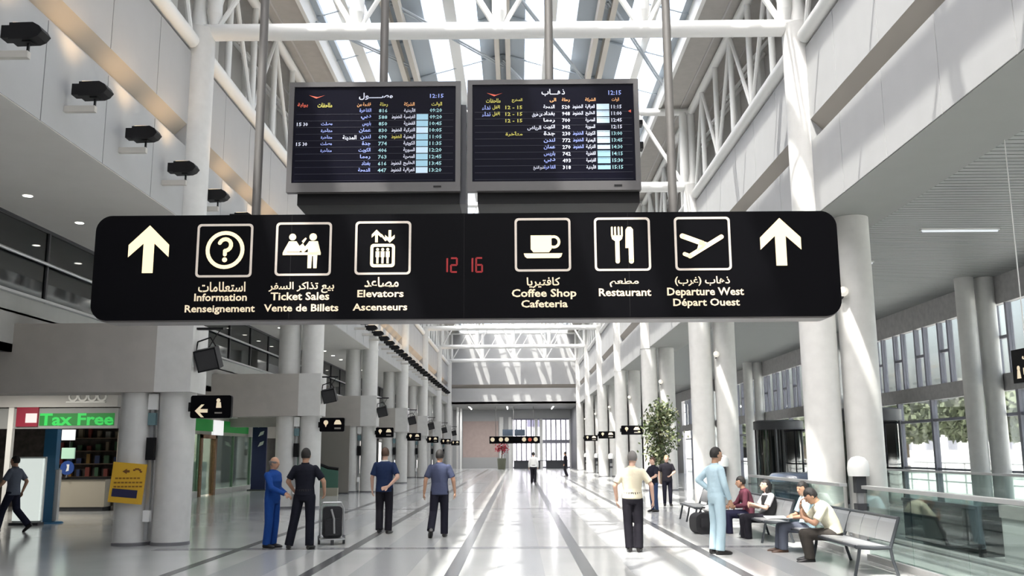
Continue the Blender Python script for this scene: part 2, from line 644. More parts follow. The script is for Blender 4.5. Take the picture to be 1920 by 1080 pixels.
def cross_truss_parts():
    P = []
    P.append(('bottom_chord', MB().cone((XL + 0.1, 0, 9.82), (XR - 0.1, 0, 9.82), 0.165, 0.165, 16)))
    P.append(('top_chord', MB().cone((XL + 0.1, 0, 12.3), (XR - 0.1, 0, 12.3), 0.12, 0.12, 14)))
    for x in POSTS:
        x = max(XL + 0.25, min(XR - 0.25, x))
        P.append(('post', MB().cone((x, 0, 9.9), (x, 0, 10.2), 0.08, 0.15, 12).cone((x, 0, 10.2), (x, 0, 12.25), 0.15, 0.13, 12)))
    for a, b in zip(POSTS, POSTS[1:]):
        c = (a + b) / 2
        P.append(('diagonal', MB().cone((a + 0.1, 0, 9.95), (c, 0, 12.2), 0.05, 0.05, 8)))
        P.append(('diagonal', MB().cone((c, 0, 12.2), (b - 0.1, 0, 9.95), 0.065, 0.065, 8)))
    return P


first = None
for i, d in enumerate(ROWS):
    lab = 'white tubular roof truss crossing the hall, %s from the camera' % nth(i)
    if first is None:
        t = thing('roof_truss', lab, 'truss', (0, d, 0), 0, 'roof trusses spanning the hall')
        for nme, b in cross_truss_parts():
            part(nme, b, m_truss, t, True)
        first = t
    else:
        dup(first, lab, (0, d, 0))

for side, x, sg in (('left', XL, 1), ('right', XR, -1)):
    t0 = None
    for i, d in enumerate(BAYS[1:-1]):
        where = 'above the %s fascia, bay %s' % (side, ['nearest the camera', 'just past the first columns'][i] if i < 2 else 'numbered %s from the camera' % nth(i))
        lab = 'white lattice side truss ' + where
        if t0 is None:
            t0 = thing('side_truss', lab, 'truss', (x, d, 0), 0, 'lattice trusses along the %s wall' % side)
            part('bottom_chord', MB().cone((0, 0.34, 9.5), (0, S - 0.34, 9.5), 0.15, 0.15, 14), m_truss, t0, True)
            part('top_chord', MB().cone((0, 0.14, 12.3), (0, S - 0.14, 12.3), 0.12, 0.12, 12), m_truss, t0, True)
            n = 5
            for k in range(1, n + 1):
                yy = S * k / (n + 1)
                part('post', MB().cone((0, yy, 9.55), (0, yy, 12.25), 0.075, 0.075, 10), m_truss, t0, True)
            for k in range(n + 1):
                ya, yb = max(0.4, S * k / (n + 1)), min(S - 0.4, S * (k + 1) / (n + 1))
                if k % 2:
                    ya, yb = yb, ya
                part('diagonal', MB().cone((0, ya, 9.55), (0, yb, 12.25), 0.055, 0.055, 8), m_truss, t0, True)
                part('strut', MB().cone((-sg * 0.05, (ya + yb) / 2, 10.9), (-sg * 1.15, (ya + yb) / 2, 12.2), 0.05, 0.05, 8), m_truss, t0, True)
        else:
            dup(t0, lab, (x, d, 0))

# ------------------------------------------------------------------ columns
m_basering = mat('base_ring', (0.16, 0.16, 0.17), 0.4)


def column(name, label, group, x, y, h, r=0.33, mast=None):
    t = thing(name, label, 'column', (x, y, 0), 0, group)
    part('shaft', MB().lathe([(r, 0.05), (r, h)], n=36), m_stone, t, True)
    part('base_ring', MB().lathe([(r + 0.012, 0), (r + 0.012, 0.05), (r, 0.06)], n=36), m_basering, t, True)
    if mast:
        part('mast', MB().lathe([(0.2, h - 0.02), (0.13, h + 0.5), (0.12, mast)], n=20), m_white, t, True)
        part('collar', MB().lathe([(r + 0.02, ZS - 0.05), (r + 0.02, ZS + 0.02)], n=36), m_stone, t, True)
    return t


for i, d in enumerate(ROWS):
    for side, xi, xo in (('left', XL, XLO), ('right', XR, XRO)):
        column('column', 'tall round column at the hall edge, %s %s pair from the camera' % (nth(i), side), 'inner columns on the %s' % side, xi, d, 9.85, mast=12.3)
        column('column', 'round column behind its hall-edge twin, %s %s pair from the camera' % (nth(i), side), 'outer columns on the %s' % side, xo, d, ZS)

# portal beams on the left with stone end blocks
pb = None
for i, d in enumerate(ROWS):
    lab = 'grey box beam with pale stone end block, on the %s left column pair' % nth(i)
    if pb is None:
        pb = thing('portal_beam', lab, 'beam', (XL, d, 2.71), 0, 'box beams across the left columns')
        part('beam_body', MB().box(-9.8, -0.30, -0.42, 0.42, 0, 1.26), m_greybeam, pb)
        part('end_block', MB().box(-0.30, 0.36, -0.42, 0.42, 0.0, 1.27), m_stone, pb)
    else:
        dup(pb, lab, (XL, d, 2.71))

# wall-hung loudspeakers
sp = None
for i, d in enumerate(ROWS):
    lab = 'black loudspeaker bracketed to the %s left column end block' % nth(i)
    if sp is None:
        sp = thing('loudspeaker', lab, 'speaker', (-5.68, d - 0.2, 3.12), 0, 'loudspeakers along the left columns')
        R = Matrix.Rotation(math.radians(-12), 3, 'Y') @ Matrix.Rotation(math.radians(14), 3, 'X')
        part('cabinet', MB().box(-0.2, 0.2, -0.14, 0.14, 0, 0.40, R), m_black, sp)
        part('grille', MB().box(-0.17, 0.17, -0.155, -0.14, 0.03, 0.37, R, (0, 0, 0.2)), mat('grille_cloth', (0.03, 0.03, 0.032), 0.9), sp)
        part('bracket', MB().tube([(-0.25, 0.0, 0.25), (-0.21, 0, 0.52), (0.02, 0, 0.60), (0.16, 0.0, 0.38)], 0.014, 6), m_black, sp)
        part('top_arm', MB().box(-0.25, 0.26, -0.05, 0.05, 0.74, 0.78), m_black, sp)
        part('cable', MB().tube([(0.2, 0, 0.75), (0.1, 0, 0.6), (0.0, 0, 0.42)], 0.008, 5), m_black, sp)
    else:
        dup(sp, lab, (-5.68, d - 0.2, 3.12))

# floodlights along the left fascia
fl0 = None
m_arm = mat('lamp_arm', (0.50, 0.48, 0.44), 0.5)
k = 0
yy = 10.52
while yy < 79.5:
    lab = 'black floodlight on the left fascia arm, %s from the camera' % nth(k)
    if fl0 is None:
        fl0 = thing('floodlight', lab, 'lamp', (XL, yy, 6.33), 0, 'floodlights along the left fascia')
        part('arm', MB().box(0, 0.43, -0.04, 0.04, -0.04, 0.045), m_arm, fl0)
        part('yoke', MB().box(0.40, 0.425, -0.015, 0.015, 0.04, 0.20).box(0.36, 0.46, -0.06, 0.06, 0.15, 0.18), m_black, fl0)
        h = MB()
        # housing: box that flares to a chamfered hood
        h.extr([(0.22, 0.16), (0.50, 0.17), (0.57, 0.20), (0.62, 0.265), (0.58, 0.33), (0.50, 0.375), (0.22, 0.37)], -0.11, 0.11)
        part('housing', h, m_black, fl0)
        part('lens', MB().box(0.25, 0.48, -0.09, 0.09, 0.372, 0.382), emis('flood_lens', (1.0, 0.78, 0.5), 3.0), fl0)
        part('ballast', MB().box(0.11, 0.22, -0.08, 0.08, 0.19, 0.35), m_black, fl0)
    else:
        dup(fl0, lab, (XL, yy, 6.33))
    ld = bpy.data.lights.get('flood_light') or bpy.data.lights.new('flood_light', 'SPOT')
    ld.energy = 70
    ld.spot_size = math.radians(110)
    ld.spot_blend = 1.0
    ld.shadow_soft_size = 0.14
    ld.color = (1.0, 0.66, 0.34)
    lo = bpy.data.objects.new('flood_light', ld)
    COL.objects.link(lo)
    lo.location = (XL + 0.50, yy, 6.33 + 0.58)
    lo.rotation_euler = Vector((-0.42, 0, 1)).to_track_quat('-Z', 'Y').to_euler()
    yy += 1.8
    k += 1

# ------------------------------------------------------------------ left mezzanine
m_mez = mat('mezzanine_wall', (0.085, 0.085, 0.08), 0.7, noise=0.2, nscale=3)
wm = struct('wall_mezzanine', MB().box(-17, -16.8, Y0, YE, 0, ZS), m_mez)
slab = MB().box(-16.8, -9.2, Y0, YE, 4.16, 4.5)
struct('floor_mezzanine', slab, mat('slab_edge', (0.42, 0.43, 0.42), 0.6, noise=0.04, nscale=3))
struct('ceiling_shops', MB().box(-16.8, -9.2, Y0, YE, 3.45, 3.6).box(-9.3, -9.2, Y0, YE, 3.45, 4.2), mat('shop_ceiling', (0.42, 0.42, 0.41), 0.7))
wi = struct('window_1', MB().box(-9.24, -9.16, Y0, YE, ZS - 0.07, ZS), m_dark)
for k in range(40):
    yy = -8 + k * 2.35
    part('mullion', MB().box(-9.24, -9.16, yy - 0.03, yy + 0.03, 4.5, ZS - 0.07), m_dark, wi)
    part('pane', MB().box(-9.205, -9.195, yy + 0.03, yy + 2.32, 4.5, ZS - 0.07), m_darkglass, wi)
part('handrail', MB().cone((-9.12, Y0, 5.25), (-9.12, YE, 5.25), 0.035, 0.035, 8), m_alu, wi)
part('sill', MB().box(-9.26, -9.1, Y0, YE, 4.5, 4.55), m_alu, wi)
# downlights in the left soffit
dl = None
for i in range(22):
    yy = 9.6 + 1.9 * i * 1.0
    lab = 'round recessed downlight in the left soffit, %s from the camera' % nth(i)
    if dl is None:
        dl = thing('downlight', lab, 'lamp', (-8.3, yy, ZS), 0, 'downlights in the left soffit')
        part('trim_ring', MB().lathe([(0.10, -0.012), (0.10, 0.0)], n=20), m_white, dl, True)
        part('lamp_disc', MB().lathe([(0.075, -0.016), (0.075, -0.01)], n=18), m_downlight, dl)
    else:
        dup(dl, lab, (-8.3, yy, ZS))
for i in range(9):
    ld = bpy.data.lights.get('shop_light') or bpy.data.lights.new('shop_light', 'AREA')
    ld.energy = 260
    ld.size = 2.0
    ld.color = (1.0, 0.94, 0.84)
    lo = bpy.data.objects.new('shop_light', ld)
    COL.objects.link(lo)
    lo.location = (-14.0, 25 if i == 0 else 27.5 + 4.2 * i, 3.4)

# ------------------------------------------------------------------ right glazing
XW = 12.3
wr1 = struct('window_2', MB().box(XW - 0.08, XW + 0.08, 5, 70, 3.05, 3.48).box(XW - 0.1, XW + 0.1, 5, 70, 5.24, ZS), m_greybeam)
wr1.data.materials[0] = mat('transom_grey', (0.36, 0.35, 0.35), 0.6, noise=0.12, nscale=6)
k = 0
yy = 6.0
while yy < 69:
    wide = 1.0 if k % 2 == 0 else 0.62
    part('mullion', MB().box(XW - 0.07, XW + 0.07, yy - 0.045, yy + 0.045, 3.48, 5.24), m_mull, wr1)
    part('pane', MB().box(XW - 0.006, XW + 0.006, yy + 0.045, yy + wide - 0.045, 3.48, 5.24), m_glass, wr1)
    if k % 2:
        part('crossbar', MB().box(XW - 0.05, XW + 0.05, yy + 0.045, yy + wide - 0.045, 4.36, 4.44), m_mull, wr1)
    yy += wide
    k += 1
yy = 6.0
k = 0
while yy < 69:
    part('mullion', MB().box(XW - 0.08, XW + 0.08, yy - 0.06, yy + 0.06, 0, 3.05), m_mull, wr1)
    part('pane', MB().box(XW - 0.006, XW + 0.006, yy + 0.06, yy + 2.37, 0, 3.05), m_glass, wr1)
    part('crossbar', MB().box(XW - 0.05, XW + 0.05, yy + 0.06, yy + 2.37, 2.42, 2.50), m_mull, wr1)
    part('crossbar', MB().box(XW - 0.05, XW + 0.05, yy + 0.06, yy + 2.37, 1.02, 1.08), m_mull, wr1)
    yy += 2.43
    k += 1
struct('wall_right_far', MB().box(XW - 0.1, XW + 0.1, 70, 104, 0, ZS).box(XW - 0.1, XW + 0.1, Y0, 5, 0, ZS), m_wall)

for i, y in enumerate((13.1, 23.7, 35.2, 46.7, 58.2)):
    for x, nm in ((11.5, 'nearer the hall'), (12.02, 'against the glazing')):
        t = column('column', 'slim round column of the %s pair at the right windows, %s' % (nth(i), nm), 'slim columns at the right windows', x, y, ZS, 0.23)

# ------------------------------------------------------------------ far entrance hall
wf = struct('wall_far', MB().box(-7, -0.7, 98, 98.3, 0, ZS).box(-0.7, 6.2, 98, 98.3, 5.0, ZS).box(5.5, 13, 98, 98.3, 0, ZS), m_wall)
part('pink_panel', MB().box(-5.7, -2.0, 97.95, 98, 1.1, 4.8), mat('pink_stone', (0.42, 0.33, 0.30), 0.6, noise=0.05, nscale=3), wf)
part('grey_dado', MB().box(-5.7, -2.0, 97.95, 98, 0, 1.1), mat('dado', (0.36, 0.36, 0.36), 0.6), wf)
part('pilaster', MB().box(-1.9, -1.5, 97.7, 98, 0, 5.2), m_stone, wf)
part('pilaster', MB().box(-0.95, -0.65, 97.7, 98, 0, 5.2), m_stone, wf)
struct('wall_entrance', MB().box(-7.3, -7.0, YE, 98, 0, ZS - 0.02), m_wall)
m_fargl = glass('sun_glass', (0.58, 0.58, 0.64), 0.06)
wwf = struct('window_3', MB().box(-0.65, 5.5, 97.95, 98.1, 2.5, 2.85).box(-0.65, 5.5, 97.95, 98.1, 0.0, 0.12).box(-0.65, 5.5, 97.95, 98.1, 4.9, 5.05), m_mull)
for k in range(13):
    x = -0.65 + 6.15 * k / 12
    w = 0.16 if k in (0, 5, 6, 12) else 0.06
    part('mullion', MB().box(x - w, x + w, 97.93, 98.12, 0, 5.0), m_mull if w < 0.1 else m_stone, wwf)
    if k < 12:
        for z0, z1 in ((0.12, 2.5), (2.85, 4.9)):
            part('pane', MB().box(x + 0.04, x + 6.15 / 12 - 0.04, 98.0, 98.02, z0, z1), m_fargl, wwf)
for i, x in enumerate((-4.6, -1.0, 3.4)):
    t = thing('entrance_tube', 'strip light on the far entrance ceiling, %s from the left' % nth(i), 'lamp', (x, 91.5, ZS - 0.02), 0, 'strip lights over the far entrance')
    part('batten', MB().box(-0.1, 0.1, -2.5, 2.5, -0.05, 0), m_white, t)
    part('tube', MB().cone((0, -2.4, -0.08), (0, 2.4, -0.08), 0.05, 0.05, 10), emis('entrance_glow', (1, 0.98, 0.95), 6.0), t, True)
    ld = bpy.data.lights.get('entrance_light') or bpy.data.lights.new('entrance_light', 'AREA')
    ld.energy = 420
    ld.shape = 'RECTANGLE'
    ld.size = 0.3
    ld.size_y = 4.8
    lo = bpy.data.objects.new('entrance_light', ld)
    COL.objects.link(lo)
    lo.location = (x, 91.5, ZS - 0.2)
struct('trim_1', MB().box(5.5, 5.9, YE + 0.6, 97.9, 0, ZS), mat('dark_jamb', (0.10, 0.10, 0.105), 0.6))
for k, x in enumerate((-6.3, -5.9, -5.75)):
    struct('trim_%d' % (k + 2), MB().box(x, x + 0.18, 88 + k * 3, 88.3 + k * 3, 0, ZS), m_stone)
tt = thing('counter', 'low dark counter line in front of the far window', 'counter', (1.9, 94, 0))
part('front', MB().box(-2.3, 0.3, -0.3, 0.3, 0, 0.75), m_dark, tt)
part('front', MB().box(0.9, 3.0, -0.3, 0.3, 0, 0.75), m_dark, tt)
part('worktop', MB().box(-2.4, 3.1, -0.35, 0.35, 0.75, 0.80), m_dark, tt)

# ================================================================== HANGING SIGN AND FLIGHT SCREENS
YS = 8.0


def ax(p):           # artwork grid of the sign: columns and rows of its layout, in metres
    return -3.715 + (p - 180) * 0.004688


def az(p):
    return 3.675 - (p - 402) * 0.004745


sg = thing('direction_sign', 'long black hanging direction sign with cream pictograms and two up arrows', 'sign', (0, YS, 0))
bd = MB().extr(rrect(-3.71, 2.815, 2.745, 3.68, 0.14, 8), 0.0, 0.02)
part('face_panel', bd, m_signface, sg)
part('casing', MB().extr(rrect(-3.70, 2.805, 2.73, 3.67, 0.14, 8), 0.02, 0.24), m_signedge, sg, True)
YF = -0.003


def art(name, mb, m, label=None):
    return part(name, mb, m, sg, label=label)


def flat(mb, pts):
    n = len(pts)
    return mb.add([(ax(x), YF, az(y)) for x, y in pts], [tuple(range(n))])


def px(mb, pts, t=0.004):
    return mb.extr([(ax(x), az(y)) for x, y in pts], -t, 0.001)


def arrow(cx, top):
    return px(MB(), [(cx, top), (cx + 38, top + 37), (cx + 38, top + 60), (cx + 10, top + 34), (cx + 10, top + 90), (cx - 10, top + 90), (cx - 10, top + 34), (cx - 38, top + 60), (cx - 38, top + 37)])


art('arrow', arrow(283, 420), m_cream)
art('arrow', arrow(1466, 414), m_cream)
for x0, y0 in ((373, 418), (521, 416), (670, 415), (969, 411), (1118, 411), (1268, 411)):
    a = rrect(ax(x0), ax(x0 + 105), az(y0 + 101), az(y0), 0.035, 4)
    b = rrect(ax(x0 + 4.2), ax(x0 + 100.8), az(y0 + 97), az(y0 + 4.2), 0.022, 4)
    art('pictogram_frame', MB().ring(a, b, -0.004, 0.001), m_frame)


def ringpx(mb, cx, cy, ro, ri):
    k = 0.00472
    return mb.ring(circ(ax(cx), az(cy), ro * k, 32), circ(ax(cx), az(cy), ri * k, 32), -0.004, 0.001)


def disc(mb, cx, cy, r):
    return mb.extr(circ(ax(cx), az(cy), r * 0.00472, 18), -0.004, 0.001)


def bar(mb, x0, y0, x1, y1, w, rnd=True):
    d = math.hypot(x1 - x0, y1 - y0)
    nx, ny = -(y1 - y0) / d * w / 2, (x1 - x0) / d * w / 2
    px(mb, [(x0 + nx, y0 + ny), (x1 + nx, y1 + ny), (x1 - nx, y1 - ny), (x0 - nx, y0 - ny)])
    if rnd:
        disc(mb, x0, y0, w / 2)
        disc(mb, x1, y1, w / 2)
    return mb


# information: circled question mark
q = MB()
ringpx(q, 426.5, 467.5, 36, 29)
art('ring', q, m_cream)
q = MB()
for a0, a1 in zip(range(-160, 80, 24), range(-136, 104, 24)):
    p0 = (426.5 + 11 * math.cos(math.radians(a0)), 458 + 11 * math.sin(math.radians(a0)))
    p1 = (426.5 + 11 * math.cos(math.radians(a1)), 458 + 11 * math.sin(math.radians(a1)))
    bar(q, *p0, *p1, 7)
bar(q, 426.5, 469, 426.5, 476, 7)
disc(q, 426.5, 486, 4.6)
art('question_mark', q, m_cream)
# ticket sales: seller behind a counter, buyer standing
q = MB()
disc(q, 552.5, 444, 6.5)
px(q, [(546, 452), (560, 452), (566, 461), (572, 456), (576, 462), (566, 472), (543, 472), (536, 478), (536, 471)])
px(q, [(535, 473), (606, 473), (606, 478), (535, 478)])
art('seller_figure', q, m_cream)
q = MB()
disc(q, 591, 444, 7)
px(q, [(584, 452), (600, 452), (606, 474), (600, 476), (599, 503), (593, 503), (592, 480), (590, 480), (589, 503), (582, 503), (582, 466), (573, 474), (569, 470), (580, 458)])
px(q, [(570, 452), (577, 445), (579, 447), (573, 456)])
art('buyer_figure', q, m_cream)
# elevators: cabin with three figures, up and down arrows
q = MB()
a = rrect(ax(699), ax(745), az(502), az(458), 0.03, 4)
b = rrect(ax(704.5), ax(739.5), az(496.5), az(463.5), 0.012, 4)
q.ring(a, b, -0.004, 0.001)
art('cabin', q, m_cream)
q = MB()
for cx in (712.5, 722, 731.5):
    disc(q, cx, 468.5, 2.8)
    px(q, [(cx - 3.6, 472), (cx + 3.6, 472), (cx + 3.6, 483), (cx + 2, 483), (cx + 2, 495), (cx - 2, 495), (cx - 2, 483), (cx - 3.6, 483)])
art('passenger_figures', q, m_cream)
q = MB()
px(q, [(710, 431), (719, 440), (719, 446), (712.5, 440.5), (712.5, 455), (707.5, 455), (707.5, 440.5), (701, 446), (701, 440)])
px(q, [(735, 456), (726, 447), (726, 441), (732.5, 446.5), (732.5, 432), (737.5, 432), (737.5, 446.5), (744, 441), (744, 447)])
bar(q, 719, 441, 727, 451, 3.5)
art('lift_arrows', q, m_cream)
# coffee shop: cup on saucer
q = MB()
px(q, [(999, 444), (1038, 444), (1038, 470), (1033, 476), (1004, 476), (999, 470)])
px(q, [(986, 478), (1058, 478), (1056, 484), (1052, 487), (992, 487), (988, 484)])
art('cup', q, m_cream)
q = MB()
hk = 0.00472
q.ring([(ax(1042) + 12.5 * hk * math.cos(t), az(456.5) + 12.5 * hk * math.sin(t)) for t in [2 * PI * i / 24 for i in range(24)]],
       [(ax(1042) + 7.5 * hk * math.cos(t), az(456.5) + 7.5 * hk * math.sin(t)) for t in [2 * PI * i / 24 for i in range(24)]], -0.0035, 0.001)
art('cup_handle', q, m_cream)
# restaurant: fork and knife
q = MB()
for cx in (1151.5, 1157.5, 1164, 1170):
    bar(q, cx, 430, cx, 446, 3.4)
px(q, [(1149.8, 445), (1171.7, 445), (1170, 452), (1165, 456), (1165, 494), (1157, 494), (1157, 456), (1151.5, 452)])
disc(q, 1161, 494, 4)
art('fork', q, m_cream)
q = MB()
px(q, [(1177, 434), (1181, 429), (1187, 429), (1191, 434), (1191, 494), (1182, 494), (1182, 469), (1176, 469)])
disc(q, 1186.5, 494, 4.5)
art('knife', q, m_cream)
# departure west: climbing aircraft
q = MB()
bar(q, 1286, 481, 1296, 485, 7)
bar(q, 1296, 485, 1356, 449, 8.5)
bar(q, 1283, 447, 1320, 461, 9.5)
px(q, [(1315, 455), (1330, 460), (1322, 470), (1308, 478)])
art('aircraft', q, m_cream)
# lettering
for s, cx, w, y, h, arab in (
        ('استعلامات', 424, 88, 537, 19, 1), ('Information', 422.5, 98, 556, 13.5, 0), ('Renseignement', 422, 130, 577, 13, 0),
        ('بيع تذاكر السفر', 572, 122, 539, 21, 1), ('Ticket Sales', 570, 109, 555, 14, 0), ('Vente de Billets', 573, 138, 576.5, 13, 0),
        ('مصاعد', 721, 64, 530, 19, 1), ('Elevators', 719.5, 86, 551, 13, 0), ('Ascenseurs', 719, 101, 576, 12.5, 0),
        ('كافتيريا', 1022, 62, 533, 20, 1), ('Coffee Shop', 1023, 120, 552, 14, 0), ('Cafeteria', 1023.5, 86, 572, 13, 0),
        ('مطعم', 1172, 54, 534, 16, 1), ('Restaurant', 1173, 97, 551.5, 14, 0),
        ('ذهاب (غرب)', 1317, 102, 532, 18, 1), ('Departure West', 1322, 142, 551, 14, 0), ('Départ Ouest', 1323, 123, 571, 13, 0)):
    t = MB()
    text(t, s, ax(cx - w / 2), ax(cx + w / 2), az(y), h * 0.004745, YF, 0.022 if not arab else 0.018, bool(arab))
    art('lettering', t, m_small)['kind'] = 'stuff'
SEG = {'1': 'bc', '2': 'abged', '6': 'afgedc'}
q = MB()
for ch, x in (('1', 832), ('2', 850), ('1', 879), ('6', 897)):
    for sgm in SEG[ch]:
        a, b = {'a': ((0, 0), (11, 0)), 'b': ((11, 0), (11, 13)), 'c': ((11, 13), (11, 26)), 'd': ((0, 26), (11, 26)), 'e': ((0, 13), (0, 26)), 'f': ((0, 0), (0, 13)), 'g': ((0, 13), (11, 13))}[sgm]
        bar(q, x + a[0], 486 + a[1], x + b[0], 486 + b[1], 3.2, False)
art('led_clock', q, m_red)['kind'] = 'stuff'
for x in (-2.335, 1.405):
    part('hanger_pole', MB().cone((x, 0.12, 3.65), (x, 0.12, 9.6), 0.039, 0.039, 14), m_pole, sg, True)
part('hanger_bar', MB().cone((-6.2, 0.12, 9.65), (5.5, 0.12, 9.65), 0.1, 0.1, 12), m_white, sg, True)
for x0 in (-1.98, -0.46, 0.98):
    part('seam', MB().box(x0 - 0.002, x0 + 0.002, -0.001, 0.001, 2.75, 3.675), m_black, sg)

# flight screens -----------------------------------------------------
c_white = emis('text_white', (0.80, 0.84, 1.0), 0.42)
c_blue = emis('text_blue', (0.36, 0.46, 1.0), 0.36)
c_cyan = emis('text_cyan', (0.40, 0.72, 0.78), 0.34)
c_orange = emis('text_orange', (1.0, 0.50, 0.20), 0.36)
c_yellow = emis('text_yellow', (0.72, 0.66, 0.12), 0.34)
c_redm = emis('text_red', (0.9, 0.15, 0.08), 0.34)
c_box = emis('cell_blue', (0.34, 0.60, 0.76), 0.52)
c_box2 = emis('cell_pale', (0.56, 0.74, 0.90), 0.60)
m_rowline = emis('row_line', (0.006, 0.008, 0.03), 0.25)
SX = 1.565


def screen(label, x0, x1, z0, z1, kind):
    w, h = x1 - x0, z1 - z0
    t = thing('flight_screen', label, 'screen', (x0, YS, z0), 0, 'flight information screens over the sign')
    bz, bb = 0.045, 0.085
    o = [(0, 0), (w, 0), (w, h), (0, h)]
    i = [(bz, bb), (w - bz, bb), (w - bz, h - bz), (bz, h - bz)]
    part('bezel', MB().ring(o, i, 0, 0.07), m_bezel, t)
    part('display', MB().box(bz, w - bz, 0.012, 0.05, bb, h - bz), m_screen, t)
    part('rear_housing', MB().box(0.10, w + 0.045 if kind == 0 else w - 0.06, 0.07, 0.42, -0.10, h - 0.2), m_dark, t)
    part('lower_box', MB().box(0.09, w - 0.01, 0.06, 0.40, -0.105, 0.0), m_black, t)
    part('side_bracket', MB().box(w - 0.02, w + 0.045, 0.10, 0.2, h * 0.40, h * 0.46).box(w - 0.02, w + 0.045, 0.10, 0.2, h * 0.62, h * 0.66), m_black, t)
    part('button', MB().box(w - 0.24, w - 0.17, -0.004, 0.0, 0.035, 0.05), m_black, t)
    xp = w * 0.53 if kind == 0 else w * 0.485
    part('hanger_pole', MB().cone((xp, 0.2, h - 0.3), (xp, 0.2, 9.6 - z0), 0.039, 0.039, 14), m_pole, t, True)
    dw, dh = w - 2 * bz, h - bz - bb
    U = lambda u: bz + u * dw
    V = lambda v: h - bz - v * dh
    T = {}

    def put_t(key, s, u0, u1, v, hh, ar):
        text(T.setdefault(key, MB()), s, U(u0), U(u1), V(v), hh * dh, 0.009, 0.02, ar, 1)

    def cell(key, u0, u1, v, hh):
        T.setdefault(key, MB()).add([(U(u0), 0.010, V(v + hh / 2)), (U(u1), 0.010, V(v + hh / 2)), (U(u1), 0.010, V(v - hh / 2)), (U(u0), 0.010, V(v - hh / 2))], [(0, 1, 2, 3)])
    cities = ['القاهرة', 'دبي', 'باريس', 'عمان', 'لندن', 'جدة', 'الكويت', 'روما', 'بغداد', 'الدوحة']
    al = ['الأردنية', 'الفرنسية', 'القطرية', 'التركية', 'اليمنية', 'الكويتية', 'السورية', 'المصرية', 'الخليج', 'العراقية']
    rnd = random.Random(3 + kind)
    r0_, dr = 0.252, 0.069
    # red wing mark
    mk = MB()
    mk.add([(U(0.09), .009, V(0.085)), (U(0.135), .009, V(0.12)), (U(0.19), .009, V(0.085)), (U(0.145), .009, V(0.105)), (U(0.125), .009, V(0.098))], [(0, 1, 4), (1, 3, 4), (1, 2, 3)])
    T[('wing_mark', c_redm)] = mk
    if kind == 0:
        put_t(('title', c_white), 'وصـــــول', 0.40, 0.61, 0.10, 0.075, True)
        put_t(('clock', c_blue), '12:15', 0.84, 0.925, 0.10, 0.04, False)
        for s, a, b, c in (('بوابة', 0.02, 0.085, c_redm), ('ملاحظات', 0.145, 0.235, c_yellow), ('قادمة من', 0.39, 0.475, c_orange), ('رحلة', 0.53, 0.58, c_yellow), ('الشركة', 0.68, 0.745, c_orange), ('الوقت', 0.85, 0.915, c_yellow)):
            put_t(('heading', c), s, a, b, 0.19, 0.05, True)
        for k in range(10):
            v = r0_ + dr * k
            put_t(('times', c_cyan), '%02d:%02d' % (9 + k // 2, rnd.choice((5, 20, 35, 45))), 0.84, 0.915, v, 0.036, False)
            if k:
                cell(('flight_cells', c_box if k % 3 else c_box2), 0.758, 0.83, v, 0.06)
            put_t(('airlines', c_white), al[k], 0.68, 0.75, v, 0.05, True)
            if k in (1, 3, 4, 8, 9):
                put_t(('airlines', c_white if k != 4 else c_yellow), 'الخطوط', 0.605, 0.668, v, 0.05, True)
            put_t(('flight_numbers', c_cyan), '%d' % rnd.randint(210, 980), 0.525, 0.578, v, 0.036, False)
            put_t(('places', c_blue), cities[k], 0.405 + 0.01 * (k % 3), 0.478, v, 0.05, True)
        put_t(('places', c_white), 'المدينة', 0.305, 0.39, r0_ + dr * 4.1, 0.055, True)
        for k in (2, 3, 4, 5, 6):
            put_t(('remarks', c_blue), ['وصلت', 'متأخرة', 'متأخرة', 'وصلت', 'متأخرة'][k - 2], 0.17, 0.24, r0_ + dr * k, 0.045, True)
        for k in (2, 5):
            put_t(('gates', c_white), '15', 0.02, 0.05, r0_ + dr * k, 0.035, False)
            put_t(('gates', c_white), '30', 0.06, 0.088, r0_ + dr * k, 0.035, False)
    else:
        put_t(('title', c_white), 'ذهـــاب', 0.43, 0.575, 0.085, 0.075, True)
        put_t(('clock', c_blue), '12:15', 0.845, 0.925, 0.09, 0.045, False)
        for s, a, b, c in (('ملاحظات', 0.085, 0.175, c_yellow), ('المخرج', 0.245, 0.31, c_yellow), ('الى', 0.48, 0.52, c_orange), ('رحلة', 0.555, 0.605, c_orange), ('الشركة', 0.70, 0.765, c_orange), ('الوقت', 0.865, 0.91, c_orange)):
            put_t(('heading', c), s, a, b, 0.165, 0.045, True)
        for k in range(10):
            v = r0_ - 0.015 + dr * k
            put_t(('times', c_cyan if k > 3 else c_white), '%02d:%02d' % (11 + k // 2, rnd.choice((0, 15, 30, 45))), 0.86, 0.925, v, 0.036, False)
            if k != 3:
                cell(('flight_cells', c_box2 if k < 7 else c_box), 0.77, 0.848, v, 0.06 if k not in (6, 9) else 0.045)
            put_t(('airlines', c_white), al[-1 - k], 0.70, 0.758, v, 0.05, True)
            if k in (0, 1, 4, 5, 6):
                put_t(('airlines', c_white if k < 4 else c_blue), 'الخطوط', 0.62, 0.685, v, 0.05, True)
            put_t(('flight_numbers', c_white), '%d' % rnd.randint(210, 980), 0.555, 0.605, v, 0.036, False)
            put_t(('places', c_white if k < 5 else c_blue), cities[-1 - k], 0.44, 0.51, v, 0.05, True)
        put_t(('places', c_white), 'عن طريق', 0.37, 0.435, r0_ - 0.005 + dr, 0.05, True)
        put_t(('places', c_white), 'الرياض', 0.34, 0.425, r0_ - 0.005 + dr * 3, 0.05, True)
        put_t(('places', c_white), 'شرم الشيخ', 0.375, 0.44, r0_ - 0.01 + dr * 9, 0.045, True)
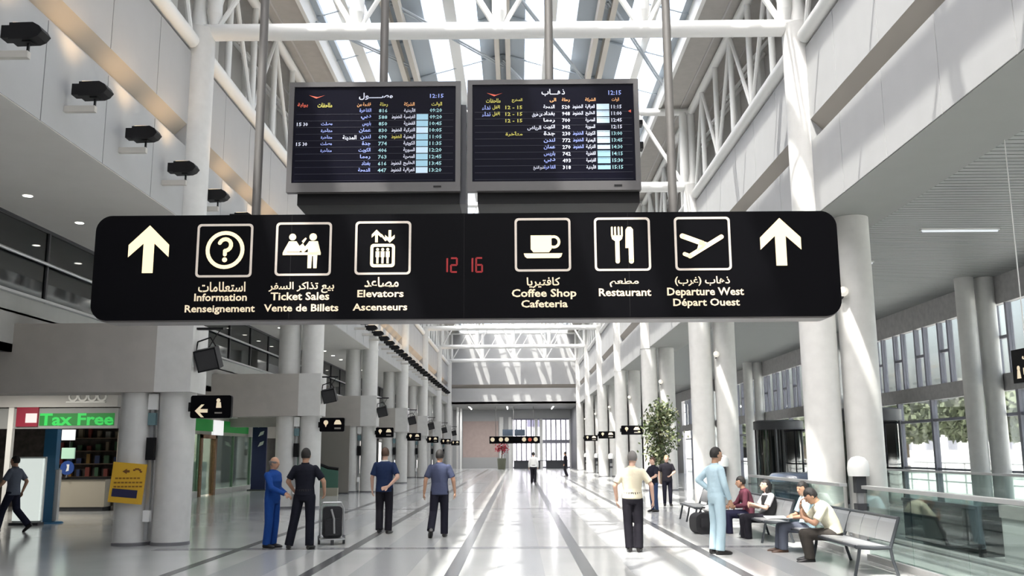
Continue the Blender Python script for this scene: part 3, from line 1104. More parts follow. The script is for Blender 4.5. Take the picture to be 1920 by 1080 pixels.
        for k in (0, 1):
            put_t(('remarks', c_yellow), 'اقفل', 0.125, 0.17, r0_ - 0.015 + dr * k, 0.05, True)
            put_t(('remarks', c_blue), 'نداء', 0.06, 0.112, r0_ - 0.015 + dr * k, 0.05, True)
        for k in (0, 1, 2):
            put_t(('gates', c_yellow), '12 - 15', 0.205, 0.31, r0_ - 0.015 + dr * k, 0.035, False)
        put_t(('gates', c_yellow), 'متأخرة', 0.205, 0.31, r0_ - 0.015 + dr * 4, 0.05, True)
        T[('red_mark', c_redm)] = MB().extr([(U(0.965), V(0.285)), (U(0.982), V(0.27)), (U(0.982), V(0.30))], 0.006, 0.011)
    for k in range(11):
        cell(('row_lines', m_rowline), 0.015, 0.985, r0_ + dr * (k + 0.5), 0.004)
    for (nm, m), mb in T.items():
        part(nm, mb, m, t, stuff=True)
    return t


screen('left dark flight screen listing arrivals in Arabic above the sign', -2.045, -0.495, 3.885, 4.915, 0)
screen('right dark flight screen listing departures in Arabic above the sign', -0.435, 1.11, 3.885, 4.925, 1)

# ================================================================== SMALL COLUMN SIGNS
def small_sign(i, x0, x1, z0, z1, y, label, kind, group):
    t = thing('column_sign', label, 'sign', (x0, y, z0), 0, group)
    w, h = x1 - x0, z1 - z0
    part('board', MB().extr(rrect(0, w, 0, h, 0.04, 4), 0, 0.10), m_signface, t)
    if kind == 0:
        a = MB()
        k = 0.0105
        cx, cz = w * 0.27, h * 0.32
        P = [(-11, 0), (0, 11), (5, 11), (-2.5, 3), (11, 3), (11, -3), (-2.5, -3), (5, -11), (0, -11)]
        a.extr([(cx + p * k, cz + q2 * k) for p, q2 in P], -0.004, 0.001)
        part('arrow', a, m_small, t)
        b = MB().extr(circ(w * 0.68, h * 0.78, 0.035, 14), -0.004, 0.001)
        b.extr([(w * 0.63, h * 0.45), (w * 0.76, h * 0.45), (w * 0.74, h * 0.70), (w * 0.64, h * 0.70)], -0.004, 0.001)
        part('figure', b, m_small, t)
        part('caption', MB().box(w * 0.6, w * 0.78, -0.004, 0.001, h * 0.2, h * 0.26), mat('caption_dim', (0.25, 0.23, 0.2), 0.5), t)
    else:
        a = MB().extr(circ(w * 0.25, h * 0.66, 0.07, 16), -0.004, 0.001)
        a.extr([(w * 0.25 - 0.045, h * 0.6), (w * 0.25 + 0.045, h * 0.6), (w * 0.25, h * 0.32)], -0.004, 0.001)
        part('drop_mark', a, m_small, t)
        b = MB().extr([(w * 0.58, h * 0.52), (w * 0.88, h * 0.52), (w * 0.86, h * 0.68), (w * 0.80, h * 0.84), (w * 0.66, h * 0.84), (w * 0.60, h * 0.68)], -0.004, 0.001)
        part('telephone_mark', b, m_small, t)
        part('caption', MB().box(w * 0.6, w * 0.86, -0.004, 0.001, h * 0.18, h * 0.30), mat('caption_dim', (0.25, 0.23, 0.2), 0.5), t)
    part('fixing_arm', MB().box(-0.05, 0.01, 0.03, 0.07, h * 0.3, h * 0.7), m_black, t)
    return t


for i, d in enumerate(ROWS):
    lab = ('small black sign with a left arrow on the first left column' if i == 0 else 'small black two-symbol sign on the %s left column from the camera' % nth(i))
    small_sign(i, -5.93, -5.19, 2.24, 2.65, d - 0.3, lab, 0 if i == 0 else 1, 'small signs on the left columns')
for i in (2, 3, 4):
    small_sign(i, 4.35, 5.24, 2.30, 2.68, ROWS[i] - 0.05, 'small black sign hung inside the %s right column from the camera' % nth(i), 1, 'small signs on the right columns')
# big side sign at the right edge, facing the hall
t = thing('side_sign', 'black sign hung at the far right facing the hall, white lettering', 'sign', (6.9, 13.05, 2.50), -PI / 2)
part('board', MB().box(0, 2.0, 0, 0.1, 0, 0.46), m_signface, t)
a = MB().extr(circ(0.16, 0.20, 0.035, 14), -0.004, 0.001).extr([(0.11, 0.06), (0.21, 0.06), (0.19, 0.17), (0.13, 0.17)], -0.004, 0.001)
part('figure', a, m_small, t)
b = MB()
text(b, 'ذهاب', 0.28, 0.95, 0.34, 0.12, -0.003, 0.02, True)
text(b, 'Departure', 0.28, 1.3, 0.15, 0.09, -0.003, 0.02)
part('lettering', b, m_small, t, stuff=True)
for x in (0.3, 1.7):
    part('wire', MB().cone((x, 0.05, 0.46), (x, 0.05, ZS - 2.5), 0.008, 0.008, 6), m_white, t)
for i, (x0, x1, y) in enumerate(((8.1, 9.6, 18.2), (7.2, 8.3, 21.4), (8.9, 10.4, 15.6))):
    t = thing('ceiling_tube', ['slim tube light across the right ceiling beside the columns', 'slim tube light across the right ceiling, farther from camera', 'slim tube light at the upper right of the ceiling'][i], 'lamp', ((x0 + x1) / 2, y, ZS), 0, 'tube lights in the right ceiling')
    w = (x1 - x0) / 2
    part('batten', MB().box(-w - .03, w + .03, -0.05, 0.05, -0.035, 0.0), m_white, t)
    part('tube', MB().cone((-w, 0, -0.05), (w, 0, -0.05), 0.022, 0.022, 10), m_tube, t, True)

# equipment in the notch between paired columns
for i, d in enumerate(ROWS):
    xm = (XL + XLO) / 2
    t = thing('notch_panel', 'narrow equipment strip between the twin columns, %s left pair' % nth(i), 'panel', (xm, d - 0.24, 0), 0, 'equipment strips on the left columns')
    part('white_box', MB().box(-0.08, 0.08, -0.06, 0.03, 2.40, 2.68), m_white, t)
    part('screen_box', MB().box(-0.07, 0.07, -0.06, 0.03, 2.12, 2.34), mat('teal_box', (0.12, 0.2, 0.22), 0.4), t)
    part('dark_strip', MB().box(-0.075, 0.075, -0.06, 0.03, 1.5, 1.9), m_black, t)
    part('conduit', MB().box(-0.03, 0.03, -0.03, 0.03, 0.1, 2.69), m_alu, t)
    part('socket', MB().box(-0.06, 0.06, -0.06, 0.03, 0.42, 0.62), m_white, t)
    xm = (XR + XRO) / 2 + 0.06
    t = thing('globe_lamp', 'small white globe lamp between the twin columns, %s right pair' % nth(i), 'lamp', (xm, d - 0.28, 4.40), 0, 'globe lamps on the right columns')
    part('globe', MB().ball((0, 0, 0.09), 0.09, 18, 12), emis('globe_glow', (1.0, 0.95, 0.85), 0.8), t, True)
    part('stem', MB().cone((0, 0.05, 0.0), (0, 0.12, -0.02), 0.02, 0.02, 8), m_dark, t)
    t = thing('phone_hood', 'white domed telephone hood between the twin columns, %s right pair' % nth(i), 'telephone', (xm - 0.0, d - 0.42, 0), 0, 'telephone hoods on the right columns')
    hood = MB().lathe([(0.02, 1.50), (0.11, 1.475), (0.175, 1.40), (0.19, 1.28), (0.18, 1.15), (0.165, 1.16), (0.16, 1.3), (0.02, 1.42)], n=24)
    part('hood', hood, m_white, t, True)
    part('handset_box', MB().box(-0.09, 0.09, -0.10, 0.06, 0.86, 1.15), m_dark, t)
    part('pedestal', MB().box(-0.05, 0.05, -0.04, 0.06, 0.0, 0.86), m_alu, t)
    part('shelf', MB().box(-0.10, 0.10, -0.12, 0.06, 0.56, 0.68), m_dark, t)

# yellow notice on the first left outer column
t = thing('notice_board', 'yellow notice with dark band on the first left column', 'sign', (-6.93, 16.86, 0.75), 0)
R = Matrix.Rotation(math.radians(5), 3, 'Y')
part('board', MB().box(-0.30, 0.30, 0, 0.03, 0, 0.70, R), mat('yellow_card', (0.68, 0.40, 0.03), 0.5), t)
part('dark_band', MB().box(-0.25, 0.20, -0.004, 0.001, 0.10, 0.24, R, (0, 0, 0.35)), mat('navy_print', (0.02, 0.02, 0.07), 0.5), t)
q = MB()
q.extr([(-0.10, 0.555), (-0.02, 0.60), (-0.02, 0.575), (0.03, 0.575), (0.03, 0.535), (-0.02, 0.535), (-0.02, 0.51)], -0.004, 0.001)
for k in range(5):
    a0 = math.radians(20 + 28 * k)
    q.box(0.16 + 0.075 * math.cos(a0) - 0.02, 0.16 + 0.075 * math.cos(a0) + 0.02, -0.004, 0.001, 0.52 + 0.075 * math.sin(a0) - 0.015, 0.52 + 0.075 * math.sin(a0) + 0.015)
part('symbols', q, mat('brown_print', (0.16, 0.06, 0.01), 0.5), t, stuff=True)
q = MB()
for z, a, b in ((0.435, -0.22, 0.2), (0.36, -0.24, 0.24), (0.29, -0.24, 0.22)):
    x = a
    while x < b:
        q.box(x, x + 0.05, -0.004, 0.001, z - 0.014, z + 0.014)
        x += 0.065
part('lines', q, stuff=True, parent=t, m=mat('ochre_print', (0.25, 0.12, 0.01), 0.5))
part('hook', MB().box(-0.03, 0.03, 0.03, 0.10, 0.5, 0.6), m_alu, t)

# ================================================================== SHOPS ON THE LEFT
m_green = emis('neon_green', (0.01, 0.36, 0.05), 0.24)
m_greenb = emis('neon_green_bright', (0.03, 0.75, 0.12), 0.65)
t = thing('kiosk', 'duty kiosk with glowing green lettering beyond the first columns', 'kiosk', (-13.0, 27.5, 0))
part('fascia', MB().box(-3.6, 1.3, 0, 0.3, 2.36, 2.95), mat('fascia_grey', (0.30, 0.31, 0.31), 0.6), t)
part('soffit_band', MB().box(-3.6, 1.3, -0.1, 0.4, 2.98, 3.34), mat('soffit_pale', (0.52, 0.51, 0.50), 0.6), t)
g = MB()
text(g, 'Tax Free', -0.99, 1.18, 2.63, 0.33, -0.012, 0.03)
part('lettering', g, m_greenb, t)
part('lettering_backing', MB().box(-1.0, 1.2, -0.008, 0.0, 2.44, 2.80), m_green, t)
part('red_sign', MB().box(-1.66, -1.03, -0.06, 0.0, 2.42, 2.98), mat('crimson', (0.22, 0.01, 0.03), 0.5, emit=(0.3, 0.01, 0.03), estr=0.3), t)
part('white_plate', MB().box(-1.38, -1.05, -0.07, -0.05, 2.53, 2.80), emis('plate_white', (1, 0.9, 0.9), 0.7), t)
part('counter', MB().box(-0.38, 1.1, -0.1, 0.5, 0.12, 0.90), mat('counter_beige', (0.36, 0.33, 0.27), 0.6), t)
part('plinth', MB().box(-0.34, 1.05, -0.06, 0.5, 0.0, 0.12), m_dark, t)
part('counter_top', MB().box(-0.42, 1.14, -0.15, 0.55, 0.90, 0.96), m_black, t)
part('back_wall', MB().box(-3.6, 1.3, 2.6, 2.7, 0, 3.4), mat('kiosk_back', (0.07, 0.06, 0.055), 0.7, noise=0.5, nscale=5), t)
part('side_wall', MB().box(1.2, 1.3, 0.3, 2.6, 0, 3.4), mat('kiosk_side', (0.25, 0.22, 0.19), 0.6), t)
for z in (0.9, 1.3, 1.7, 2.1):
    part('shelf', MB().box(-1.6, 1.15, 2.25, 2.6, z, z + 0.03), mat('shelf_wood', (0.16, 0.11, 0.08), 0.6), t)
part('white_post', MB().box(-1.9, -1.75, -0.05, 0.1, 0, 2.98), m_white, t)
part('ring_band', MB().box(-0.2, 0.95, -0.14, -0.1, 3.10, 3.14), m_white, t)
for k in range(4):
    part('ring', MB().ring(circ(0.0 + 0.28 * k, 3.27, 0.14, 18), circ(0.0 + 0.28 * k, 3.28, 0.095, 18), -0.14, -0.1), m_white, t)
rb = random.Random(5)
cols = [(0.25, 0.05, 0.04), (0.05, 0.08, 0.2), (0.3, 0.25, 0.18), (0.06, 0.15, 0.08), (0.35, 0.2, 0.05), (0.4, 0.4, 0.38)]
for z in (0.93, 1.33, 1.73, 2.13):
    for k in range(9):
        w, h = rb.uniform(0.09, 0.16), rb.uniform(0.14, 0.3)
        x = -13 - 1.45 + k * 0.29
        c = rb.randrange(6)
        o = put('product_box', MB().box(-w / 2, w / 2, -0.06, 0.06, 0, h).mesh('product_box', mat('product_%d' % c, cols[c], 0.5)), None, (x, 29.95, z))
        o['label'] = '%s packaged product on the %s kiosk shelf, %s from the left' % (['dark red', 'navy', 'tan', 'dark green', 'amber', 'pale grey'][c], ['lowest', 'second', 'third', 'top'][round((z - 0.93) / 0.4)], nth(k))
        o['category'] = 'product'
        o['group'] = 'products on the kiosk shelves'
for nm, lab, x0, x1, z0, z1, m in (('lightbox', 'bright white square lightbox hanging in the kiosk', -13.2, -12.83, 2.02, 2.32, emis('box_white', (1, 1, 1), 1.1)),
                                   ('lightbox', 'pale green square lightbox below the white one', -13.17, -12.80, 1.49, 1.80, emis('box_green', (0.55, 0.85, 0.65), 0.6))):
    t = thing(nm, lab, 'sign', ((x0 + x1) / 2, 27.3, z0))
    w = (x1 - x0) / 2
    part('panel', MB().box(-w, w, -0.03, 0.03, 0, z1 - z0), m, t)
    part('frame', MB().box(-w - 0.01, w + 0.01, 0.03, 0.05, -0.01, z1 - z0 + 0.01), m_dark, t)
    part('hanger', MB().cone((0, 0.05, z1 - z0), (0, 0.05, (2.36 if z0 > 1.9 else 2.02) - z0), 0.01, 0.01, 6), m_dark, t)
t = thing('blue_disc', 'round blue sign with a white mark above the kiosk counter', 'sign', (-12.98, 27.3, 1.03))
part('disc', MB().extr(circ(0, 0.2, 0.2, 24), -0.02, 0.02), mat('sign_blue', (0.02, 0.06, 0.25), 0.4), t)
part('white_mark', MB().extr([(-0.03, 0.10), (0.05, 0.12), (0.06, 0.30), (-0.02, 0.30), (0.0, 0.22)], -0.025, -0.019), m_white, t)
part('stand', MB().cone((0, 0, 0.02), (0, 0, -0.07), 0.02, 0.05, 10), m_dark, t)
# lit poster panel and blue pole
t = thing('lit_poster', 'large white backlit advertising panel beside the blue pole', 'lightbox', (-11.40, 22.2, 0))
part('panel', MB().box(-0.34, 0.28, -0.04, 0.04, 0.10, 1.52), emis('poster_white', (0.92, 1.0, 0.94), 0.95), t)
part('frame', MB().box(-0.37, 0.31, 0.04, 0.10, 0.06, 1.56), m_alu, t)
part('base', MB().box(-0.37, 0.31, -0.12, 0.16, 0.0, 0.06), m_dark, t)
t = thing('blue_pole', 'tall blue display post on a round blue base', 'display post', (-11.21, 22.75, 0))
part('post', MB().box(-0.16, 0.14, -0.1, 0.1, 0.03, 2.22), mat('post_blue', (0.02, 0.12, 0.24), 0.45), t)
part('side_strip', MB().box(0.14, 0.24, -0.06, 0.06, 0.06, 1.25), m_alu, t)
part('base', MB().lathe([(0.36, 0), (0.36, 0.02), (0.33, 0.035)], n=28), mat('post_blue', (0.02, 0.12, 0.24), 0.45), t)

# glazed shop with the wooden door
wsh = thing('glass_shopfront', 'glazed shopfront with wooden door frame and green sign, left', 'shopfront', (-12.2, 30, 0))
part('fascia', MB().box(-0.1, 0.15, 0.5, 17.0, 2.35, 3.45), m_greybeam, wsh)
part('soffit_edge', MB().box(0.15, 0.5, 0.5, 15.0, 3.05, 3.2), m_stone, wsh)
for y0, y1, mm_ in ((3.6, 7.1, m_green), (8.4, 12.0, m_green)):
    part('green_sign', MB().box(0.15, 0.2, y0, y1, 2.47, 2.92), mm_, wsh)
part('white_sign', MB().box(0.15, 0.24, 7.1, 8.3, 2.34, 2.92), emis('box_white', (1, 1, 1), 1.1), wsh)
m_wood = mat('door_wood', (0.22, 0.11, 0.05), 0.5, noise=0.2, nscale=12)
for y0 in (6.05, 7.75):
    part('door_post', MB().box(-0.05, 0.12, y0, y0 + 0.22, 0, 2.34), m_wood, wsh)
part('door_head', MB().box(-0.05, 0.12, 6.05, 7.97, 2.2, 2.35), m_wood, wsh)
for y0, y1 in ((0.6, 3.2), (3.25, 6.0), (8.0, 10.4), (10.45, 13.0), (13.05, 15.6)):
    part('pane', MB().box(-0.01, 0.01, y0, y1, 0.22, 2.35), m_bluish, wsh)
    part('mullion', MB().box(-0.04, 0.06, y1, y1 + 0.05, 0, 2.35), mat('mullion_green', (0.14, 0.22, 0.15), 0.5), wsh)
    part('stall_riser', MB().box(-0.05, 0.08, y0, y1, 0, 0.22), m_stone, wsh)
part('door_glass', MB().box(0.0, 0.02, 6.27, 7.75, 0.05, 2.2), m_bluish, wsh)
part('interior_wall', MB().box(-3.2, -3.1, 0.5, 17, 0, 3.4), mat('shop_inner', (0.62, 0.60, 0.50), 0.7, noise=0.1, nscale=2), wsh)
for k in range(4):
    part('display_shelf', MB().box(-2.9, -2.3, 1.2 + 3.6 * k, 3.4 + 3.6 * k, 0, 1.25), mat('shelf_grey', (0.22, 0.27, 0.26), 0.6), wsh)
t = thing('blue_banner', 'tall dark blue banner with white marks at the glazed shop corner', 'banner', (-11.55, 42.2, 0))
part('banner', MB().box(-0.30, 0.34, -0.05, 0.05, 0.05, 3.05), mat('banner_navy', (0.015, 0.02, 0.09), 0.5), t)
q = MB()
for z in (2.75, 2.35, 1.9):
    q.extr([(-0.05, z), (0.18, z + 0.1), (0.22, z + 0.26), (0.05, z + 0.2)], -0.06, -0.049)
part('white_marks', q, m_white, t)
part('base', MB().box(-0.4, 0.44, -0.25, 0.25, 0, 0.05), m_dark, t)
# escalator side seen between the second and third pairs
t = thing('escalator', 'escalator side with dark sloping handrail beyond the second left pair', 'escalator', (-8.5, 36.5, 0))
part('side_glass', MB().extr([(-0.7, 0.3), (1.6, 0.3), (1.6, 0.95), (1.2, 1.0), (-0.7, 1.75)], -0.03, 0.03), mat('green_panel', (0.08, 0.17, 0.13), 0.2), t)
part('handrail', MB().tube([(1.6, -0.0, 1.0), (1.2, 0, 1.05), (-0.7, 0, 1.8)], 0.06, 8), m_black, t)
part('skirt', MB().box(-0.7, 1.6, -0.1, 0.1, 0, 0.3), mat('escalator_skirt', (0.33, 0.31, 0.25), 0.5), t)
t = thing('grey_partition', 'plain grey partition panel behind the escalator handrail', 'partition', (-8.4, 38.2, 0))
part('panel', MB().box(-0.9, 1.6, -0.05, 0.05, 0.05, 2.7), mat('partition_grey', (0.20, 0.185, 0.165), 0.7), t)
part('foot', MB().box(-0.9, 1.6, -0.15, 0.15, 0, 0.05), m_dark, t)
for i, d in enumerate((47.5, 58.5, 69.5, 80)):
    t = thing('shop_wall', 'pale closed shop wall on the left, %s beyond the glazed shop' % nth(i), 'shopfront', (-12.0, d, 0))
    part('wall', MB().box(-0.15, 0.15, 0, 8, 0, 3.4), m_ceil, t)
    for k in range(4):
        part('dark_bay', MB().box(0.15, 0.18, 0.4 + 2 * k, 1.9 + 2 * k, 0.1, 2.5), m_darkglass, t)
    part('head_band', MB().box(0.15, 0.22, 0, 8, 2.6, 2.9), m_dark, t)

# ================================================================== RIGHT SIDE: BALUSTRADES, KERBS, STAIR BOX
def balustrade(label, x, ya, yb, step=1.5, m=None, h=1.08):
    t = thing('glass_balustrade', label, 'balustrade', (x, ya, 0))
    n = max(1, round((yb - ya) / step))
    w = (yb - ya) / n
    for k in range(n):
        part('pane', MB().box(-0.008, 0.008, k * w + 0.012, (k + 1) * w - 0.012, 0.08, h - 0.03), m or m_rail_glass, t)
    part('handrail', MB().box(-0.06, 0.06, -0.02, yb - ya + 0.02, h - 0.05, h), m_alu, t)
    part('base_rail', MB().box(-0.05, 0.05, 0, yb - ya, 0, 0.09), m_stone, t)
    return t


balustrade('glass balustrade with metal handrail behind the nearest bench', 5.20, 6.5, 14.3)
balustrade('glass balustrade behind the farther bench with the seated woman', 5.20, 15.3, 21.3)
balustrade('glass balustrade crossing in front of the right windows', 10.6, 12.0, 30.0, 2.0)
kb = thing('floor_kerb', 'pale double kerb on the floor behind the balustrade', 'kerb', (6.6, 7.0, 0))
part('kerb_strip', MB().box(0, 0.14, 0, 11, 0, 0.05), m_stone, kb)
part('kerb_strip', MB().box(-0.42, -0.28, 0, 11, 0, 0.05), m_stone, kb)
part('channel', MB().box(-0.28, 0, 0, 11, 0, 0.012), m_band, kb)
t = thing('stair_enclosure', 'low dark glass stair enclosure beyond the kerb on the right', 'enclosure', (7.0, 14.6, 0))
part('front_glass', MB().box(-0.02, 0.02, 0, 2.8, 0.04, 0.70), m_darkglass, t)
part('end_glass', MB().box(0, 1.6, -0.02, 0.02, 0.04, 0.70), m_darkglass, t)
part('top_rail', MB().box(-0.04, 0.04, -0.02, 2.82, 0.70, 0.75), m_dark, t)
part('end_rail', MB().box(0.04, 1.6, -0.04, 0.04, 0.70, 0.75), m_dark, t)
part('core', MB().box(0.25, 1.6, 0.25, 2.7, 0, 0.55), mat('stair_core', (0.06, 0.075, 0.08), 0.5), t)
part('corner_post', MB().box(-0.04, 0.04, -0.04, 0.04, 0, 0.75), m_black, t)
t = thing('escalator', 'pale escalator side panel with a dark sloping strip, lower right', 'escalator', (7.1, 9.5, 0))
part('side_panel', MB().box(-0.02, 0.1, 0, 4.6, 0, 0.62), mat('panel_pale', (0.52, 0.53, 0.52), 0.5), t)
part('cap', MB().box(-0.05, 0.13, 0, 4.6, 0.62, 0.80), mat('cap_grey', (0.30, 0.29, 0.28), 0.5), t)
part('sloping_strip', MB().add([(-0.03, 3.4, 0.02), (-0.03, 3.6, 0.02), (-0.03, 2.2, 0.55), (-0.03, 2.0, 0.55), (-0.02, 3.4, 0.02), (-0.02, 3.6, 0.02), (-0.02, 2.2, 0.55), (-0.02, 2.0, 0.55)], [(0, 1, 2, 3), (4, 7, 6, 5), (0, 4, 5, 1), (1, 5, 6, 2), (2, 6, 7, 3), (3, 7, 4, 0)]), m_dark, t)
# rounded desk
t = thing('rounded_desk', 'rounded dark glossy desk behind the seated men', 'desk', (6.0, 20.6, 0))
part('body', MB().lathe([(0.48, 0), (0.50, 0.9)], n=32), mat('desk_blue', (0.03, 0.045, 0.07), 0.25), t, True)
part('top', MB().lathe([(0.56, 0.9), (0.60, 0.95), (0.58, 1.05), (0.50, 1.12), (0.3, 1.14)], n=36), mat('desk_top', (0.07, 0.09, 0.13), 0.18, coat=0.5), t, True)
# revolving door block at the windows
for i, (x, y) in enumerate(((11.3, 41.0), (11.0, 29.8))):
    t = thing('revolving_door', ['dark glass revolving door drum at the right windows', 'dark glass door kiosk between the right columns'][i], 'door', (x, y, 0))
    part('drum_glass', MB().lathe([(0.95, 0.05), (0.95, 2.5)], n=24), m_darkglass, t, True)
    part('canopy', MB().lathe([(1.05, 2.5), (1.05, 2.85), (0.9, 2.9)], n=24), m_dark, t, True)
    part('floor_ring', MB().lathe([(1.0, 0), (1.0, 0.05)], n=24), m_dark, t, True)
    for k in range(4):
        a = PI / 4 + k * PI / 2
        part('leaf', MB().box(0.03, 0.9, -0.02, 0.02, 0.05, 2.48, Matrix.Rotation(a, 3, 'Z'), (0, 0, 1.2)), m_dark, t)
        part('post', MB().cone((0.96 * math.cos(a + .4), 0.96 * math.sin(a + .4), 0), (0.96 * math.cos(a + .4), 0.96 * math.sin(a + .4), 2.5), 0.05, 0.05, 8), m_dark, t)

# ------------------------------------------------------------------ outside
struct('ground_outside', MB().box(13.2, 160, -40, 220, -0.3, -0.02).box(-60, 13.2, 104, 220, -0.3, -0.02), mat('pavement', (0.66, 0.65, 0.63), 0.8, noise=0.1, nscale=1))
rt = random.Random(11)
m_leaf = mat('tree_leaf', (0.09, 0.105, 0.06), 0.7, noise=0.4, nscale=4)
m_bark = mat('bark', (0.12, 0.09, 0.06), 0.9)
tr0 = None
for i in range(13):
    y = 50 + 6.5 * i
    x = 29 + rt.uniform(-2, 2)
    lab = 'green street tree outside the right windows, %s from the camera' % nth(i)
    if tr0 is None:
        tr0 = thing('street_tree', lab, 'tree', (x, y, 0), 0, 'trees outside the right windows')
        part('trunk', MB().cone((0, 0, -0.02), (0.1, 0.05, 2.4), 0.2, 0.13, 10), m_bark, tr0, True)
        c = MB()
        for _ in range(900):
            th, ph, rr = rt.uniform(0, 2 * PI), math.acos(rt.uniform(-1, 1)), rt.uniform(0.55, 1.0) ** 0.5
            p = Vector((3.0 * rr * math.sin(ph) * math.cos(th), 3.0 * rr * math.sin(ph) * math.sin(th), 3.6 + 1.5 * rr * math.cos(ph)))
            n1 = Vector((rt.uniform(-1, 1), rt.uniform(-1, 1), rt.uniform(-1, 1))).normalized() * 0.42
            n2 = n1.orthogonal().normalized() * 0.22
            c.add([p - n1, p + n2, p + n1, p - n2], [(0, 1, 2, 3)])
        part('crown', c, m_leaf, tr0, stuff=True)
    else:
        dup(tr0, lab, (x, y, 0), rt.uniform(0, 6))
for i, (x0, x1, y0, y1, h) in enumerate(((44, 60, 60, 130, 4.2), (-10, 30, 150, 165, 9))):
    t = thing('outside_building', ['long pale building far outside the right windows', 'pale building outside the far end windows'][i], 'building', (x0, y0, -0.02))
    part('wall', MB().box(0, x1 - x0, 0, y1 - y0, 0, h), mat('outside_render', (0.82, 0.81, 0.78), 0.8), t)
    for k in range(12):
        if i == 0:
            part('window', MB().box(-0.05, 0.02, 2 + 5.5 * k, 4 + 5.5 * k, 1.6, 3.0), m_mull, t)
        elif k < 4:
            part('window', MB().box(2 + 9.5 * k, 4 + 9.5 * k, -0.05, 0.02, 5.6, 7.6), m_mull, t)
t = thing('outside_railing', 'metal railing outside along the right windows', 'railing', (16.5, 16, 0))
for k in range(30):
    part('post', MB().cone((0, 1.6 * k, -0.02), (0, 1.6 * k, 1.1), 0.03, 0.03, 8), m_alu, t)
for z in (0.4, 0.75, 1.1):
    part('rail', MB().cone((0, 0, z), (0, 46.4, z), 0.03, 0.03, 8), m_alu, t)

# ================================================================== BENCHES
m_mesh = mat('perforated_steel', (0.36, 0.37, 0.38), 0.45, metal=0.45, bump=0.15, bscale=160)
m_bframe = mat('bench_frame', (0.055, 0.062, 0.07), 0.4, metal=0.3)


def bench(label, x, y, length, rotz=0.0, n=6):
    """seat faces -x; y runs along the bench"""
    t = thing('bench', label, 'bench', (x, y, 0), rotz, 'metal waiting benches')
    w = length / n
    for k in range(n):
        a, b = k * w + 0.01, (k + 1) * w - 0.01
        m = MB()
        m.loft([((0, 0, 0), 1, 1, Vector((1, 0, 0)), Vector((0, 1, 0)))] * 0 or [((0, 0, 0), .001, .001, Vector((1, 0, 0)), Vector((0, 1, 0)))], 3, False)
        m = MB()
        prof = [(0.0, 0.375), (0.04, 0.392), (0.22, 0.385), (0.44, 0.365)]
        vs, fs = [], []
        for px_, pz in prof:
            for yy_ in (a, b):
                vs += [(px_, yy_, pz), (px_, yy_, pz - 0.018)]
        for j in range(3):
            o = j * 4
            fs += [(o, o + 2, o + 6, o + 4), (o + 1, o + 5, o + 7, o + 3), (o, o + 4, o + 5, o + 1), (o + 2, o + 3, o + 7, o + 6)]
        fs += [(0, 1, 3, 2), (12, 14, 15, 13)]
        part('seat_panel', MB().add(vs, fs), m_mesh, t)
        vs, fs = [], []
        prof = [(0.47, 0.42), (0.50, 0.55), (0.54, 0.66), (0.575, 0.715)]
        for px_, pz in prof:
            for yy_ in (a, b):
                vs += [(px_, yy_, pz), (px_ + 0.016, yy_, pz - 0.004)]
        for j in range(3):
            o = j * 4
            fs += [(o, o + 2, o + 6, o + 4), (o + 1, o + 5, o + 7, o + 3), (o, o + 4, o + 5, o + 1), (o + 2, o + 3, o + 7, o + 6)]
        fs += [(0, 1, 3, 2), (12, 14, 15, 13)]
        part('back_panel', MB().add(vs, fs), m_mesh, t)
    part('front_rail', MB().cone((0.0, 0, 0.365), (0.0, length, 0.365), 0.022, 0.022, 10), m_bframe, t, True)
    part('rear_rail', MB().cone((0.45, 0, 0.345), (0.45, length, 0.345), 0.025, 0.025, 10), m_bframe, t, True)
    part('top_rail', MB().cone((0.585, 0, 0.72), (0.585, length, 0.72), 0.022, 0.022, 10), m_bframe, t, True)
    for k, yy_ in enumerate((0.0, length / 2, length)):
        part('end_frame', MB().tube([(0.0, yy_, 0.36), (0.25, yy_, 0.345), (0.45, yy_, 0.35), (0.51, yy_, 0.52), (0.585, yy_, 0.73)], 0.024, 8), m_bframe, t, True)
        part('leg', MB().tube([(0.05, yy_, 0.355), (0.02, yy_, 0.2), (-0.03, yy_, 0.0)], 0.022, 8), m_bframe, t, True)
        part('leg', MB().tube([(0.45, yy_, 0.345), (0.47, yy_, 0.2), (0.53, yy_, 0.0)], 0.022, 8), m_bframe, t, True)
    return t


bench('metal bench nearest the camera with two seated men', 4.38, 12.55, 3.5)
bench('metal bench behind the standing pale blue man with the seated woman', 4.32, 17.0, 3.3)
bench('metal bench farthest away, half hidden by the pale blue man', 3.9, 21.2, 1.8, 0, 3)

# ================================================================== LUGGAGE
m_bag = mat('bag_fabric', (0.012, 0.012, 0.015), 0.7, bump=0.3, bscale=90)
t = thing('wheeled_suitcase', 'black wheeled suitcase on a trolley beside the man in black', 'suitcase', (-3.34, 17.2, 0), 0.25)
part('body', MB().extr(rrect(-0.17, 0.17, 0.12, 0.66, 0.06, 4), -0.12, 0.12), m_bag, t, True)
part('front_pocket', MB().extr(rrect(-0.13, 0.13, 0.16, 0.46, 0.04, 4), -0.16, -0.12), m_bag, t, True)
part('strap', MB().tube([(-0.03, -0.165, 0.62), (0.02, -0.19, 0.45), (0.03, -0.18, 0.2)], 0.018, 6), mat('strap_grey', (0.3, 0.3, 0.3), 0.6), t)
part('trolley_frame', MB().tube([(-0.21, 0.14, 0.08), (-0.21, 0.14, 0.62), (-0.16, 0.14, 0.72), (0.16, 0.14, 0.72), (0.21, 0.14, 0.62), (0.21, 0.14, 0.08)], 0.012, 6), m_alu, t)
part('tray', MB().box(-0.22, 0.22, -0.20, 0.16, 0.09, 0.11), m_alu, t)
